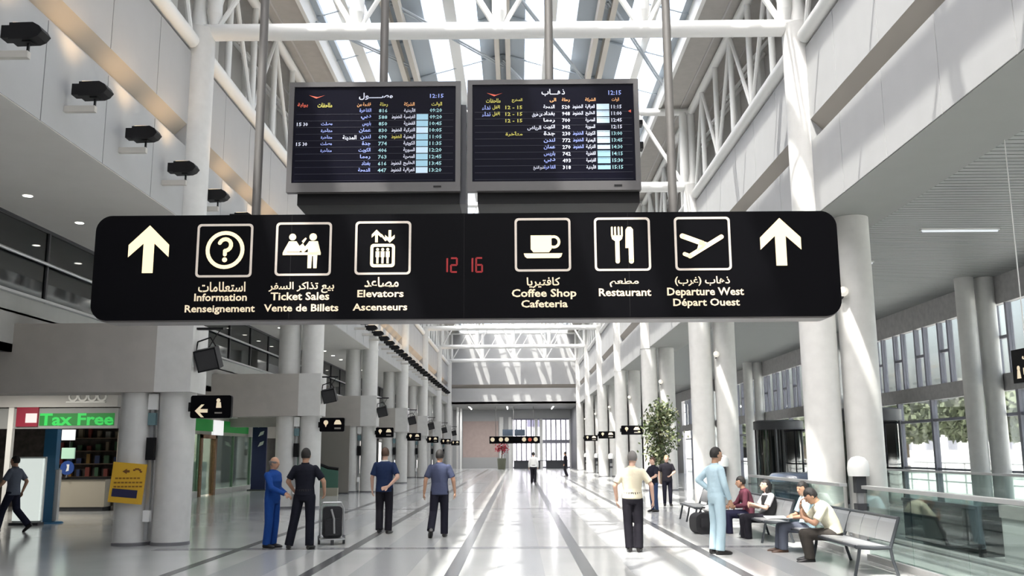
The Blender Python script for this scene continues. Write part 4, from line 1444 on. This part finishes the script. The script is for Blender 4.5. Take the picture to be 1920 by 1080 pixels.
for x in (-0.22, 0.22):
    part('wheel', MB().cone((x - 0.02, 0.1, 0.075), (x + 0.02, 0.1, 0.075), 0.075, 0.075, 18), m_dark, t, True)
part('front_foot', MB().box(-0.03, 0.03, -0.18, -0.14, 0, 0.10), m_dark, t)
t = thing('holdall', 'black holdall on the floor left of the pale blue man', 'bag', (3.72, 19.0, 0), 0.2)
part('body', MB().extr(rrect(-0.29, 0.29, 0.0, 0.40, 0.14, 6), -0.18, 0.18), m_bag, t, True)
part('flap', MB().box(-0.2, 0.2, -0.215, -0.19, 0.14, 0.30), m_bag, t)
part('handle', MB().tube([(-0.16, 0, 0.38), (-0.08, 0, 0.50), (0.08, 0, 0.50), (0.16, 0, 0.38)], 0.014, 6), m_bag, t)
part('buckle', MB().box(-0.02, 0.03, -0.222, -0.214, 0.26, 0.29), m_alu, t)
t = thing('white_parcel', 'white folded bundle resting on the black holdall', 'parcel', (3.78, 19.05, 0.41))
part('bundle', MB().ball((0, 0, 0.06), (0.12, 0.10, 0.08), 14, 9), m_white, t, True)
part('fold', MB().box(-0.06, 0.06, -0.10, -0.06, 0.03, 0.08), m_white, t)
t = thing('open_newspaper', 'white open newspaper on the lap of the seated man in pale blue', 'newspaper', (4.20, 15.55, 0.505), PI / 2)
part('left_page', MB().box(-0.26, 0.0, -0.17, 0.17, 0, 0.008, Matrix.Rotation(math.radians(8), 3, 'Y'), (0, 0, 0)), mat('newsprint', (0.75, 0.75, 0.74), 0.8, noise=0.08, nscale=60), t)
part('right_page', MB().box(0.0, 0.26, -0.17, 0.17, 0, 0.008, Matrix.Rotation(math.radians(-8), 3, 'Y'), (0, 0, 0)), mat('newsprint', (0.75, 0.75, 0.74), 0.8), t)
# tall fig tree in a pot
t = thing('potted_tree', 'tall leafy potted tree beside the right columns', 'plant', (4.66, 31.0, 0))
part('pot', MB().lathe([(0.24, 0), (0.32, 0.5), (0.35, 0.52), (0.33, 0.55)], n=24), m_stone, t, True)
part('trunk', MB().tube([(0, 0, 0.5), (0.04, 0, 1.1), (-0.03, 0.02, 1.8), (0.05, 0, 2.6)], 0.035, 8), m_bark, t)
rt = random.Random(4)
m_fig = [mat('fig_leaf', (0.10, 0.13, 0.05), 0.5), mat('fig_leaf_pale', (0.22, 0.23, 0.12), 0.5), mat('fig_leaf_dark', (0.045, 0.065, 0.025), 0.5)]
lv = [MB(), MB(), MB()]
centers = [(0, 2.2, 0.42), (-0.15, 1.7, 0.36), (0.1, 2.7, 0.40), (0.2, 2.0, 0.36), (-0.2, 2.5, 0.34), (0.05, 3.05, 0.26), (0.3, 2.75, 0.22), (-0.05, 1.45, 0.26)]
for _ in range(1500):
    cx, cz, cr_ = rt.choice(centers)
    p = Vector((cx + rt.gauss(0, cr_ * 0.55), rt.gauss(0, 0.22), cz + rt.gauss(0, cr_ * 0.55)))
    n1 = Vector((rt.uniform(-1, 1), rt.uniform(-1, 1), rt.uniform(-1.4, 0.5))).normalized()
    s_ = n1.orthogonal().normalized()
    L, w = rt.uniform(0.10, 0.17), rt.uniform(0.035, 0.055)
    k_ = rt.choice((0, 0, 1, 2))
    lv[k_].add([p, p + n1 * L * 0.5 + s_ * w, p + n1 * L, p + n1 * L * 0.5 - s_ * w], [(0, 1, 2, 3)])
for b, m in zip(lv, m_fig):
    part('foliage', b, m, t, stuff=True)
for k in range(8):
    cx, cz, _q = centers[k]
    part('branch', MB().cone((0, 0, min(cz, 1.9) - 0.3), (cx, rt.uniform(-0.1, 0.1), cz), 0.015, 0.006, 6), m_bark, t)
# far end: hanging signs, flowers
t = thing('far_direction_sign', 'black direction sign hanging at the far end of the hall', 'sign', (-0.3, 90, 2.42))
part('board', MB().box(-2.4, 2.4, 0, 0.12, 0, 0.68), m_signface, t)
for x in (-2.1, -1.3, -0.75, 0.9, 2.0):
    part('symbol', MB().extr(circ(x, 0.38, 0.20, 12), -0.01, 0.001), m_small, t)
part('red_symbol', MB().extr(circ(1.45, 0.36, 0.18, 12), -0.01, 0.001), c_redm, t)
for x in (-1.8, 1.8):
    part('hanger_pole', MB().cone((x, 0.06, 0.68), (x, 0.06, ZS - 2.42 - 0.02), 0.03, 0.03, 8), m_pole, t)
t = thing('far_flight_screen', 'pair of blue grey screens above the far direction sign', 'screen', (-0.4, 90.3, 3.15))
for x in (-1.05, 0.1):
    part('screen', MB().box(x, x + 1.0, 0, 0.15, 0, 0.6), mat('far_screen', (0.12, 0.16, 0.22), 0.3), t)
part('hanger_pole', MB().cone((0.02, 0.08, 0), (0.02, 0.08, ZS - 3.15 - 0.02), 0.03, 0.03, 8), m_pole, t)
t = thing('flower_stand', 'red flowering plant in a tall green planter at the far end', 'plant', (-1.55, 90.5, 0))
part('planter', MB().lathe([(0.35, 0), (0.42, 1.0), (0.38, 1.05)], n=16), mat('planter_green', (0.16, 0.17, 0.12), 0.6), t, True)
part('stem', MB().tube([(0, 0, 1.0), (0.1, 0, 1.7), (0.0, 0, 2.2)], 0.05, 6), m_bark, t)
q = MB()
for _ in range(160):
    p = Vector((rt.gauss(0, 0.28), rt.gauss(0, 0.2), 2.0 + rt.gauss(0, 0.22)))
    n1 = Vector((rt.uniform(-1, 1), rt.uniform(-1, 1), rt.uniform(-1, 1))).normalized() * 0.12
    s_ = n1.orthogonal().normalized() * 0.07
    q.add([p - n1, p + s_, p + n1, p - s_], [(0, 1, 2, 3)])
part('blossom', q, mat('petal_red', (0.35, 0.02, 0.04), 0.6), t, stuff=True)

# ================================================================== PEOPLE
V3 = Vector


def remesh(mb, voxel, mats, smooth_it=2):
    me = mb.mesh('body', mats)
    o = bpy.data.objects.new('body', me)
    COL.objects.link(o)
    r = o.modifiers.new('r', 'REMESH')
    r.mode = 'VOXEL'
    r.voxel_size = voxel
    s = o.modifiers.new('s', 'SMOOTH')
    s.factor = 0.5
    s.iterations = smooth_it
    dg = bpy.context.evaluated_depsgraph_get()
    dg.update()
    out = bpy.data.meshes.new_from_object(o.evaluated_get(dg))
    bpy.data.objects.remove(o)
    bpy.data.meshes.remove(me)
    out.shade_smooth()
    return out


STAND = dict(pel=(0, 0, 0.92), waist=(0, 0.0, 1.08), chest=(0, 0.0, 1.27), neck=(0, -0.015, 1.46), head=(0, 0.015, 1.618),
             shL=(-0.178, -0.01, 1.385), shR=(0.178, -0.01, 1.385), elL=(-0.235, -0.03, 1.12), elR=(0.235, -0.03, 1.12),
             wrL=(-0.25, 0.03, 0.875), wrR=(0.25, 0.03, 0.875), hipL=(-0.09, 0, 0.89), hipR=(0.09, 0, 0.89),
             knL=(-0.10, 0.01, 0.49), knR=(0.10, 0.01, 0.49), anL=(-0.10, -0.03, 0.085), anR=(0.10, -0.03, 0.085))
SIT = dict(pel=(0, 0, 0.48), waist=(0, -0.03, 0.62), chest=(0, -0.02, 0.80), neck=(0, 0.01, 0.98), head=(0, 0.05, 1.145),
           shL=(-0.185, 0.0, 0.925), shR=(0.185, 0.0, 0.925), elL=(-0.23, 0.08, 0.66), elR=(0.23, 0.08, 0.66),
           wrL=(-0.10, 0.27, 0.62), wrR=(0.10, 0.27, 0.60), hipL=(-0.09, 0.03, 0.46), hipR=(0.09, 0.03, 0.46),
           knL=(-0.12, 0.43, 0.46), knR=(0.12, 0.43, 0.46), anL=(-0.12, 0.42, 0.085), anR=(0.12, 0.42, 0.085))


def torso_rings(J, inf, lo=-0.09, hi=1.0):
    P = [V3(J['pel']), V3(J['waist']), V3(J['chest']), V3(J['neck'])]
    sx = (V3(J['shR']) - V3(J['shL'])).normalized()

    def ring(c, tan, rx, ry):
        t = tan.normalized()
        x = (sx - t * sx.dot(t)).normalized()
        y = t.cross(x)
        return (c, rx + inf, ry + inf, x, y)
    t0, t1, t2 = P[1] - P[0], P[2] - P[1], P[3] - P[2]
    R = []
    if lo < 0:
        R.append(ring(P[0] + t0.normalized() * lo, t0, 0.13, 0.095))
    R.append(ring(P[0], t0, 0.163, 0.115))
    R.append(ring(P[1], t0 + t1, 0.145, 0.105))
    R.append(ring(P[2], t1 + t2, 0.168, 0.118))
    R.append(ring(P[2] + t2 * 0.5, t2, 0.182, 0.108))
    R.append(ring(P[2] + t2 * 0.74, t2, 0.168, 0.092))
    R.append(ring(P[2] + t2 * 0.90, t2, 0.112, 0.078))
    R.append(ring(P[2] + t2 * 1.02, t2, 0.062, 0.062))
    return R


def hand(mb, w, d, n, side):
    """palm, four fingers and a thumb; d points along the hand, n out of the palm"""
    d = d.normalized()
    n = (n - d * n.dot(d)).normalized()
    s = d.cross(n) * side
    mb.loft([(w, 0.026, 0.02, s, n), (w + d * 0.045, 0.037, 0.018, s, n), (w + d * 0.092, 0.041, 0.015, s, n)], 12)
    for k, (o, L) in enumerate(((-0.031, 0.062), (-0.0105, 0.076), (0.0105, 0.08), (0.031, 0.07))):
        a = w + d * 0.085 + s * o
        b = a + (d * 0.92 + n * 0.38).normalized() * L * 0.52 + s * o * 0.15
        c = b + (d * 0.5 + n * 0.86).normalized() * L * 0.5
        mb.cone(a, b, 0.0098, 0.009, 8).cone(b, c, 0.009, 0.0075, 8).ball(b, 0.009, 8, 6).ball(c, 0.0075, 8, 6)
    a = w + d * 0.03 + s * 0.032
    b = a + (d * 0.6 + s * 0.6 + n * 0.3).normalized() * 0.045
    c = b + (d * 0.85 + n * 0.4).normalized() * 0.032
    mb.cone(a, b, 0.014, 0.011, 8).cone(b, c, 0.011, 0.0085, 8).ball(b, 0.011, 8, 6).ball(c, 0.0085, 8, 6)


def person(label, loc, rot, H, base, ov, cl, voxel=0.0115, look=(0, 0)):
    k = H / 1.75
    J = dict(STAND if base == 'stand' else SIT)
    J.update({a: b for a, b in ov.items() if a in J})
    J = {a: V3(b) for a, b in J.items()}
    t = thing('person', label, 'person', loc, math.radians(rot))
    t.scale = (k, k, k)
    skin = mat('skin_' + cl.get('skin', 'tan'), {'tan': (0.44, 0.25, 0.16), 'light': (0.58, 0.37, 0.28), 'dark': (0.27, 0.15, 0.09)}[cl.get('skin', 'tan')], 0.5)
    HR = Matrix.Rotation(math.radians(look[0]), 3, 'Z') @ Matrix.Rotation(math.radians(look[1]), 3, 'X')
    hd = J['head']
    hp = lambda x, y, z: hd + HR @ V3((x, y, z))
    b = MB()
    b.loft(torso_rings(J, 0.0), 22)
    b.cone(J['neck'] - (J['neck'] - J['chest']) * 0.2, hp(0, -0.015, -0.06), 0.058, 0.054, 14)
    b.ball(hd, (0.076, 0.097, 0.115), 22, 16, HR)
    b.ball(hp(0, 0.032, -0.055), (0.056, 0.062, 0.062), 16, 12, HR)
    b.ball(hp(0, 0.068, -0.098), (0.022, 0.018, 0.016), 10, 8, HR)
    b.cone(hp(0, 0.088, 0.015), hp(0, 0.112, -0.028), 0.009, 0.015, 10).ball(hp(0, 0.105, -0.03), (0.017, 0.015, 0.012), 10, 8, HR)
    b.ball(hp(0, 0.082, 0.028), (0.05, 0.016, 0.012), 12, 8, HR)
    for sx in (-1, 1):
        b.ball(hp(sx * 0.077, -0.005, -0.012), (0.012, 0.022, 0.033), 10, 8, HR)
    feet = {}
    for q, sx in (('L', -1), ('R', 1)):
        sh, el, wr = J['sh' + q], J['el' + q], J['wr' + q]
        b.ball(sh, 0.056, 14, 10).cone(sh, el, 0.055, 0.042, 14).ball(el, 0.042, 12, 8).cone(el, wr, 0.043, 0.027, 14)
        dd = ov.get('hd' + q)
        dd = V3(dd) if dd else (wr - el)
        nn = ov.get('hn' + q)
        nn = V3(nn) if nn else V3((-sx, 0.25, 0))
        hand(b, wr, dd, nn, sx * ov.get('th' + q, -1))
        hip, kn, an = J['hip' + q], J['kn' + q], J['an' + q]
        b.ball(hip, 0.088, 14, 10).cone(hip, kn, 0.086, 0.058, 16).ball(kn, 0.058, 12, 8)
        mid = kn + (an - kn) * 0.3
        b.cone(kn, mid, 0.056, 0.058, 14).cone(mid, an, 0.058, 0.036, 14).ball(an, 0.038, 12, 8)
        fd = V3(ov.get('ft' + q, (sx * 0.12, 1, 0))).normalized()
        ud = V3((0, 0, 1))
        ud = (ud - fd * ud.dot(fd)).normalized()
        xd = fd.cross(ud)
        feet[q] = (an, fd, ud, xd)
        b.loft([(an - fd * 0.055 - ud * 0.045, 0.026, 0.03, xd, ud), (an - ud * 0.04, 0.036, 0.042, xd, ud), (an + fd * 0.09 - ud * 0.05, 0.042, 0.032, xd, ud), (an + fd * 0.17 - ud * 0.06, 0.034, 0.02, xd, ud)], 12)
    part_me = remesh(b, voxel, skin, 2)
    body = put('body', part_me, t)
    vc = max(voxel, 0.013)
    bump = dict(rough=0.85, bump=0.6, bscale=9, spec=0.15)

    def sleeves(mb, inf):
        L = cl.get('sleeve', 'short')
        for q in 'LR':
            sh, el, wr = J['sh' + q], J['el' + q], J['wr' + q]
            if L == 'none':
                continue
            mb.ball(sh, 0.063, 14, 10)
            if L == 'short':
                e = sh + (el - sh) * 0.80
                mb.cone(sh, e, 0.063, 0.066, 16)
            else:
                mb.cone(sh, el, 0.066, 0.055, 16).ball(el, 0.055, 12, 8).cone(el, el + (wr - el) * 0.95, 0.056, 0.042, 16)

    def legs(mb, tight):
        for q in 'LR':
            hip, kn, an = J['hip' + q], J['kn' + q], J['an' + q]
            dn = (an - kn).normalized()
            mb.ball(hip, 0.100, 14, 10).cone(hip, kn, 0.099, 0.074 if tight else 0.081, 16).ball(kn, 0.073 if tight else 0.080, 12, 8)
            mb.cone(kn, an + dn * 0.02, 0.073 if tight else 0.080, 0.077 if not tight else 0.055, 16)
    c1 = mat('cloth_%02d_%02d_%02d' % tuple(int(99 * c) for c in cl['top']), cl['top'], **bump)
    c2 = mat('cloth_%02d_%02d_%02d' % tuple(int(99 * c) for c in cl['legs']), cl['legs'], **bump)
    if cl.get('coverall'):
        m = MB().loft(torso_rings(J, 0.022), 22)
        sleeves(m, 0.012)
        legs(m, False)
        put('coverall', remesh(m, vc, c1, 2), t)
    else:
        rr = torso_rings(J, 0.020, lo=-0.02 if not cl.get('long') else -0.10)
        if not cl.get('tucked') and base == 'stand':
            c0 = rr[0]
            rr[0] = (c0[0] - V3((0, 0, 0.06)), 0.186, 0.142, c0[3], c0[4])
        m = MB().loft(rr, 22)
        sleeves(m, 0.012)
        put('shirt', remesh(m, vc, c1, 2), t)
        m = MB().loft(torso_rings(J, 0.013, lo=-0.10)[:2] + [(V3(J['pel']) + (V3(J['waist']) - V3(J['pel'])) * 0.6, 0.162, 0.120, V3((1, 0, 0)), V3((0, 1, 0)))], 22)
        legs(m, cl.get('tight'))
        put('trousers', remesh(m, vc, c2, 2), t)
        if cl.get('vest'):
            cv = mat('vest_black', (0.012, 0.012, 0.014), 0.8)
            vr = torso_rings(J, 0.030, lo=-0.04)[:-1]
            put('waistcoat', remesh(MB().loft(vr, 22), vc, cv, 2), t)
    nk, ch = J['neck'], J['chest']
    tn = (nk - ch).normalized()
    sxv = (J['shR'] - J['shL']).normalized()
    sxv = (sxv - tn * sxv.dot(tn)).normalized()
    fyv = tn.cross(sxv)
    cm = c1 if not cl.get('collar') else mat('collar_pale', cl['collar'], 0.8)
    part('collar', MB().loft([(nk - tn * 0.02, 0.079, 0.075, sxv, fyv), (nk + tn * 0.022, 0.071, 0.066, sxv, fyv), (nk + tn * 0.03, 0.064, 0.060, sxv, fyv), (nk + tn * 0.0, 0.060, 0.057, sxv, fyv)], 24, False), cm, t, True)
    if cl.get('coverall') or cl.get('tucked'):
        pv, wv = J['pel'], J['waist']
        tp = (wv - pv).normalized()
        bc = pv + (wv - pv) * (0.55 if not cl.get('coverall') else 0.75)
        xv = V3((1, 0, 0))
        e = 0.176 if cl.get('coverall') else 0.172
        part('belt', MB().loft([(bc - tp * 0.02, e, e - 0.042, xv, tp.cross(xv)), (bc + tp * 0.02, e - 0.002, e - 0.044, xv, tp.cross(xv))], 26), c1 if cl.get('coverall') else mat('belt_black', (0.01, 0.009, 0.008), 0.4), t, True)
    ms = mat('shoe_' + cl.get('shoe', 'black'), {'black': (0.012, 0.011, 0.011), 'brown': (0.07, 0.035, 0.02), 'pale': (0.3, 0.28, 0.26)}[cl.get('shoe', 'black')], 0.4)
    for q in 'LR':
        an, fd, ud, xd = feet[q]
        m = MB().loft([(an - fd * 0.075 - ud * 0.045, 0.03, 0.036, xd, ud), (an - fd * 0.02 - ud * 0.035, 0.045, 0.052, xd, ud), (an + fd * 0.09 - ud * 0.048, 0.052, 0.037, xd, ud), (an + fd * 0.17 - ud * 0.056, 0.045, 0.029, xd, ud), (an + fd * 0.205 - ud * 0.062, 0.024, 0.018, xd, ud)], 16)
        part('shoe', m, ms, t, True)
    # hair
    hm = mat('hair_' + cl.get('hair', 'black'), {'black': (0.012, 0.010, 0.009), 'grey': (0.16, 0.15, 0.145), 'brown': (0.07, 0.035, 0.02), 'fair': (0.36, 0.23, 0.13)}[cl.get('hair', 'black')], 0.7, bump=0.4, bscale=60)
    style = cl.get('style', 'short')
    m = MB()
    m.ball((0, -0.012, 0.012), (0.086, 0.104, 0.119), 30, 22)
    vs = []
    for x, y, z in m.v:
        cut = 0.045 if style != 'bald' else -0.02
        face = y > 0.01 and z < cut + 0.25 * max(0, -(y - 0.06))
        low = z < (-0.055 if style != 'long' else -0.3) or (style == 'bald' and (z > 0.045))
        if (face and abs(x) < 0.2) or low:
            x, y, z = x * 0.8, (y + 0.012) * 0.8 - 0.012, z * 0.8
        vs.append(tuple(hp(x, y, z)))
    m.v = vs
    part('hair', m, hm, t, True)
    if style == 'long':
        m = MB().ball(hp(0, -0.06, -0.07), (0.09, 0.075, 0.14), 18, 12, HR).ball(hp(0.06, -0.03, -0.06), (0.035, 0.05, 0.12), 12, 9, HR).ball(hp(-0.06, -0.03, -0.06), (0.035, 0.05, 0.12), 12, 9, HR)
        put('long_hair', remesh(m, 0.012, hm, 2), t)
    # eyes, mouth
    me_eye = mat('eye_dark', (0.02, 0.015, 0.012), 0.3)
    for sx in (-1, 1):
        part('eye', MB().ball(hp(sx * 0.031, 0.086, 0.008), (0.013, 0.007, 0.007), 10, 8, HR), me_eye, t, True)
    part('mouth', MB().ball(hp(0, 0.093, -0.062), (0.022, 0.006, 0.006), 10, 6, HR), mat('lip', (0.28, 0.11, 0.09), 0.5), t, True)
    return t, J


NAVYBLK = (0.010, 0.011, 0.018)
# at the kiosk
person('person in a slate shirt and dark jeans walking left past the lit panel', (-10.72, 20.2, 0), 84, 1.60, 'stand',
       dict(knL=(-0.09, 0.17, 0.50), anL=(-0.09, 0.26, 0.09), knR=(0.09, -0.06, 0.50), anR=(0.09, -0.38, 0.17), ftR=(0.05, 0.8, -0.6),
            elR=(0.24, -0.16, 1.14), wrR=(0.25, -0.06, 0.90), elL=(-0.24, 0.10, 1.13), wrL=(-0.24, 0.26, 0.98)),
       dict(top=(0.10, 0.115, 0.15), legs=(0.016, 0.018, 0.035), hair='black', sleeve='short'))
# blue overall
person('person with bald head in a bright blue overall reaching out to the man in black', (-4.28, 16.62, 0), -112, 1.56, 'stand',
       dict(elR=(0.24, 0.14, 1.14), wrR=(0.16, 0.42, 1.02), elL=(-0.22, -0.02, 1.12), wrL=(-0.14, 0.22, 1.02), hnR=(-0.3, 0, -1), chest=(0, 0.02, 1.27)),
       dict(top=(0.012, 0.055, 0.24), legs=(0.012, 0.055, 0.24), coverall=True, sleeve='long', hair='grey', style='bald', skin='tan'), look=(10, -6))
# black clad man
person('person in black shirt and trousers seen from behind beside the suitcase', (-3.66, 16.35, 0), -4, 1.70, 'stand',
       dict(hipL=(-0.10, 0, 0.89), hipR=(0.10, 0, 0.89), knL=(-0.17, 0.0, 0.49), anL=(-0.24, -0.04, 0.085), knR=(0.11, 0.0, 0.49), anR=(0.12, -0.02, 0.085),
            elL=(-0.30, -0.02, 1.16), wrL=(-0.23, 0.14, 0.98), elR=(0.33, 0.02, 1.16), wrR=(0.30, 0.2, 0.96), ftL=(-0.35, 1, 0)),
       dict(top=NAVYBLK, legs=(0.010, 0.011, 0.016), hair='black', sleeve='short', tucked=True))
# navy T-shirt
person('person in a navy T-shirt walking away with one hand behind the back', (-2.72, 19.4, 0), -6, 1.72, 'stand',
       dict(elR=(0.30, -0.10, 1.14), wrR=(0.12, -0.165, 0.95), hdR=(-0.95, -0.05, -0.35), hnR=(0, -1, 0.1), knL=(-0.10, 0.02, 0.49), anL=(-0.07, -0.10, 0.10),
            elL=(-0.26, -0.02, 1.12), wrL=(-0.27, 0.05, 0.88)),
       dict(collar=(0.5, 0.5, 0.48), top=(0.016, 0.028, 0.075), legs=(0.014, 0.013, 0.018), hair='brown', sleeve='short', skin='light'), look=(12, 0))
# slate shirt
person('person in a slate blue shirt striding away left of the centre line', (-1.52, 18.45, 0), 3, 1.67, 'stand',
       dict(knL=(-0.12, -0.02, 0.50), anL=(-0.16, -0.26, 0.17), ftL=(-0.1, 0.8, -0.6), knR=(0.10, 0.06, 0.49), anR=(0.10, 0.06, 0.085),
            elL=(-0.28, -0.06, 1.13), wrL=(-0.31, 0.0, 0.87), elR=(0.28, -0.02, 1.13), wrR=(0.31, 0.08, 0.88)),
       dict(top=(0.055, 0.065, 0.115), legs=(0.013, 0.013, 0.022), hair='black', sleeve='short'))
# cream shirt
person('person with grey hair in a cream short-sleeved shirt and black trousers, from behind', (1.87, 15.65, 0), -8, 1.61, 'stand',
       dict(anL=(-0.07, -0.03, 0.085), anR=(0.09, -0.05, 0.085), knL=(-0.09, 0, 0.49), knR=(0.10, 0, 0.49), elL=(-0.30, -0.03, 1.14), wrL=(-0.28, 0.05, 0.88), elR=(0.34, -0.02, 1.15), wrR=(0.36, 0.06, 0.88), head=(0.02, 0.05, 1.625)),
       dict(top=(0.66, 0.60, 0.46), legs=(0.012, 0.012, 0.016), hair='grey', sleeve='short', tucked=True, skin='light'), look=(-14, -6))
# pale blue overall
person('person in a pale blue overall standing in profile by the bench', (3.16, 15.25, 0), -70, 1.66, 'stand',
       dict(elR=(0.24, 0.02, 1.12), wrR=(0.22, 0.12, 0.88), elL=(-0.33, -0.14, 1.20), wrL=(-0.20, 0.02, 1.02), head=(0, 0.03, 1.63)),
       dict(top=(0.40, 0.53, 0.60), legs=(0.40, 0.53, 0.60), coverall=True, sleeve='long', hair='black', skin='tan'), look=(-4, -2))
# two by the tree
person('person with fair hair in a black printed T-shirt facing the camera', (4.47, 28.6, 0), 176, 1.50, 'stand',
       dict(elL=(-0.26, 0.06, 1.15), wrL=(-0.12, 0.18, 1.05), elR=(0.28, 0.0, 1.13), wrR=(0.27, 0.05, 0.88)),
       dict(top=(0.016, 0.013, 0.015), legs=(0.014, 0.016, 0.028), hair='fair', sleeve='short', skin='light', tight=True), 0.014)
person('person in dark top leaning in, half hidden by the man in cream', (3.66, 25.8, 0), 120, 1.46, 'stand',
       dict(elR=(0.26, 0.1, 1.14), wrR=(0.05, 0.24, 1.06), elL=(-0.24, 0.08, 1.14), wrL=(-0.06, 0.24, 1.02)),
       dict(top=(0.02, 0.018, 0.024), legs=(0.03, 0.05, 0.11), hair='brown', sleeve='short', skin='light', tight=True), 0.014)
# far walkers
person('person in a white shirt far down the middle of the hall', (0.8, 49.2, 0), 4, 1.62, 'stand', dict(knL=(-0.08, 0.06, 0.5), anR=(0.07, -0.12, 0.1)),
       dict(top=(0.75, 0.75, 0.74), legs=(0.015, 0.015, 0.02), hair='black', sleeve='long', tucked=True), 0.02)
person('person in dark clothes far down the hall near the right columns', (3.15, 63, 0), 70, 1.62, 'stand', dict(knR=(0.1, 0.1, 0.5), anL=(-0.1, -0.16, 0.1)),
       dict(top=(0.015, 0.015, 0.018), legs=(0.015, 0.015, 0.02), hair='black', sleeve='long'), 0.02)
# seated on the near bench
person('person in a pale blue T-shirt seated on the near bench, newspaper on lap', (4.66, 15.55, -0.055), 88, 1.64, 'sit',
       dict(neck=(0, 0.0, 0.96), head=(0, 0.04, 1.115), elL=(-0.25, 0.10, 0.66), wrL=(-0.02, 0.26, 0.63), elR=(0.25, 0.10, 0.66), wrR=(0.05, 0.25, 0.66), hdL=(1, 0.3, 0), hdR=(-1, 0.3, 0), hnL=(0, 0, -1), hnR=(0, 0, -1),
            knL=(-0.10, 0.42, 0.47), knR=(0.11, 0.43, 0.46), anL=(-0.10, 0.44, 0.12), anR=(0.12, 0.46, 0.12)),
       dict(top=(0.45, 0.62, 0.68), legs=(0.09, 0.10, 0.13), hair='black', sleeve='short', skin='tan', shoe='brown'), look=(26, -8))
person('person in a cream shirt bent forward on the near bench, hand to face', (4.66, 14.22, -0.055), 86, 1.66, 'sit',
       dict(pel=(0, 0.0, 0.48), waist=(0, 0.03, 0.62), chest=(0, 0.12, 0.78), neck=(0, 0.22, 0.93), head=(0, 0.33, 1.045), shL=(-0.18, 0.18, 0.88), shR=(0.18, 0.18, 0.88),
            elR=(0.21, 0.36, 0.66), wrR=(0.11, 0.47, 0.88), hdR=(-0.3, -0.1, 0.95), hnR=(-0.4, -1, 0), elL=(-0.22, 0.34, 0.64), wrL=(-0.06, 0.48, 0.72), hdL=(0.3, 0.2, 0.9), hnL=(0.4, -1, 0),
            knL=(-0.13, 0.45, 0.47), knR=(0.13, 0.44, 0.46), anL=(-0.12, 0.42, 0.12), anR=(0.14, 0.36, 0.12)),
       dict(top=(0.72, 0.70, 0.55), legs=(0.05, 0.045, 0.04), hair='black', sleeve='short', skin='tan', shoe='black'), look=(0, -38))
# seated on the second bench
person('person with long dark hair in black waistcoat over white sleeves, seated', (4.62, 17.95, -0.055), 96, 1.60, 'sit',
       dict(waist=(0, -0.07, 0.61), chest=(0, -0.09, 0.78), neck=(0, -0.07, 0.95), head=(0, -0.03, 1.11), shL=(-0.17, -0.08, 0.90), shR=(0.17, -0.08, 0.90),
            elR=(0.22, 0.06, 0.67), wrR=(0.08, 0.28, 0.70), elL=(-0.22, 0.06, 0.67), wrL=(-0.05, 0.27, 0.74), hdR=(-0.6, 0.6, 0.1), hdL=(0.6, 0.6, 0.1)),
       dict(top=(0.72, 0.68, 0.70), legs=(0.016, 0.016, 0.02), hair='black', style='long', sleeve='short', vest=True, skin='light'), look=(6, 10))
person('person in a maroon top seated beyond the woman in the waistcoat', (4.55, 19.0, -0.055), 84, 1.62, 'sit',
       dict(chest=(0, 0.03, 0.80), neck=(0, 0.08, 0.97), head=(0, 0.13, 1.13), shL=(-0.18, 0.06, 0.92), shR=(0.18, 0.06, 0.92), elR=(0.23, 0.2, 0.67), wrR=(0.10, 0.38, 0.62)),
       dict(top=(0.10, 0.03, 0.045), legs=(0.02, 0.02, 0.045), hair='black', sleeve='long', skin='tan'), look=(0, -10))
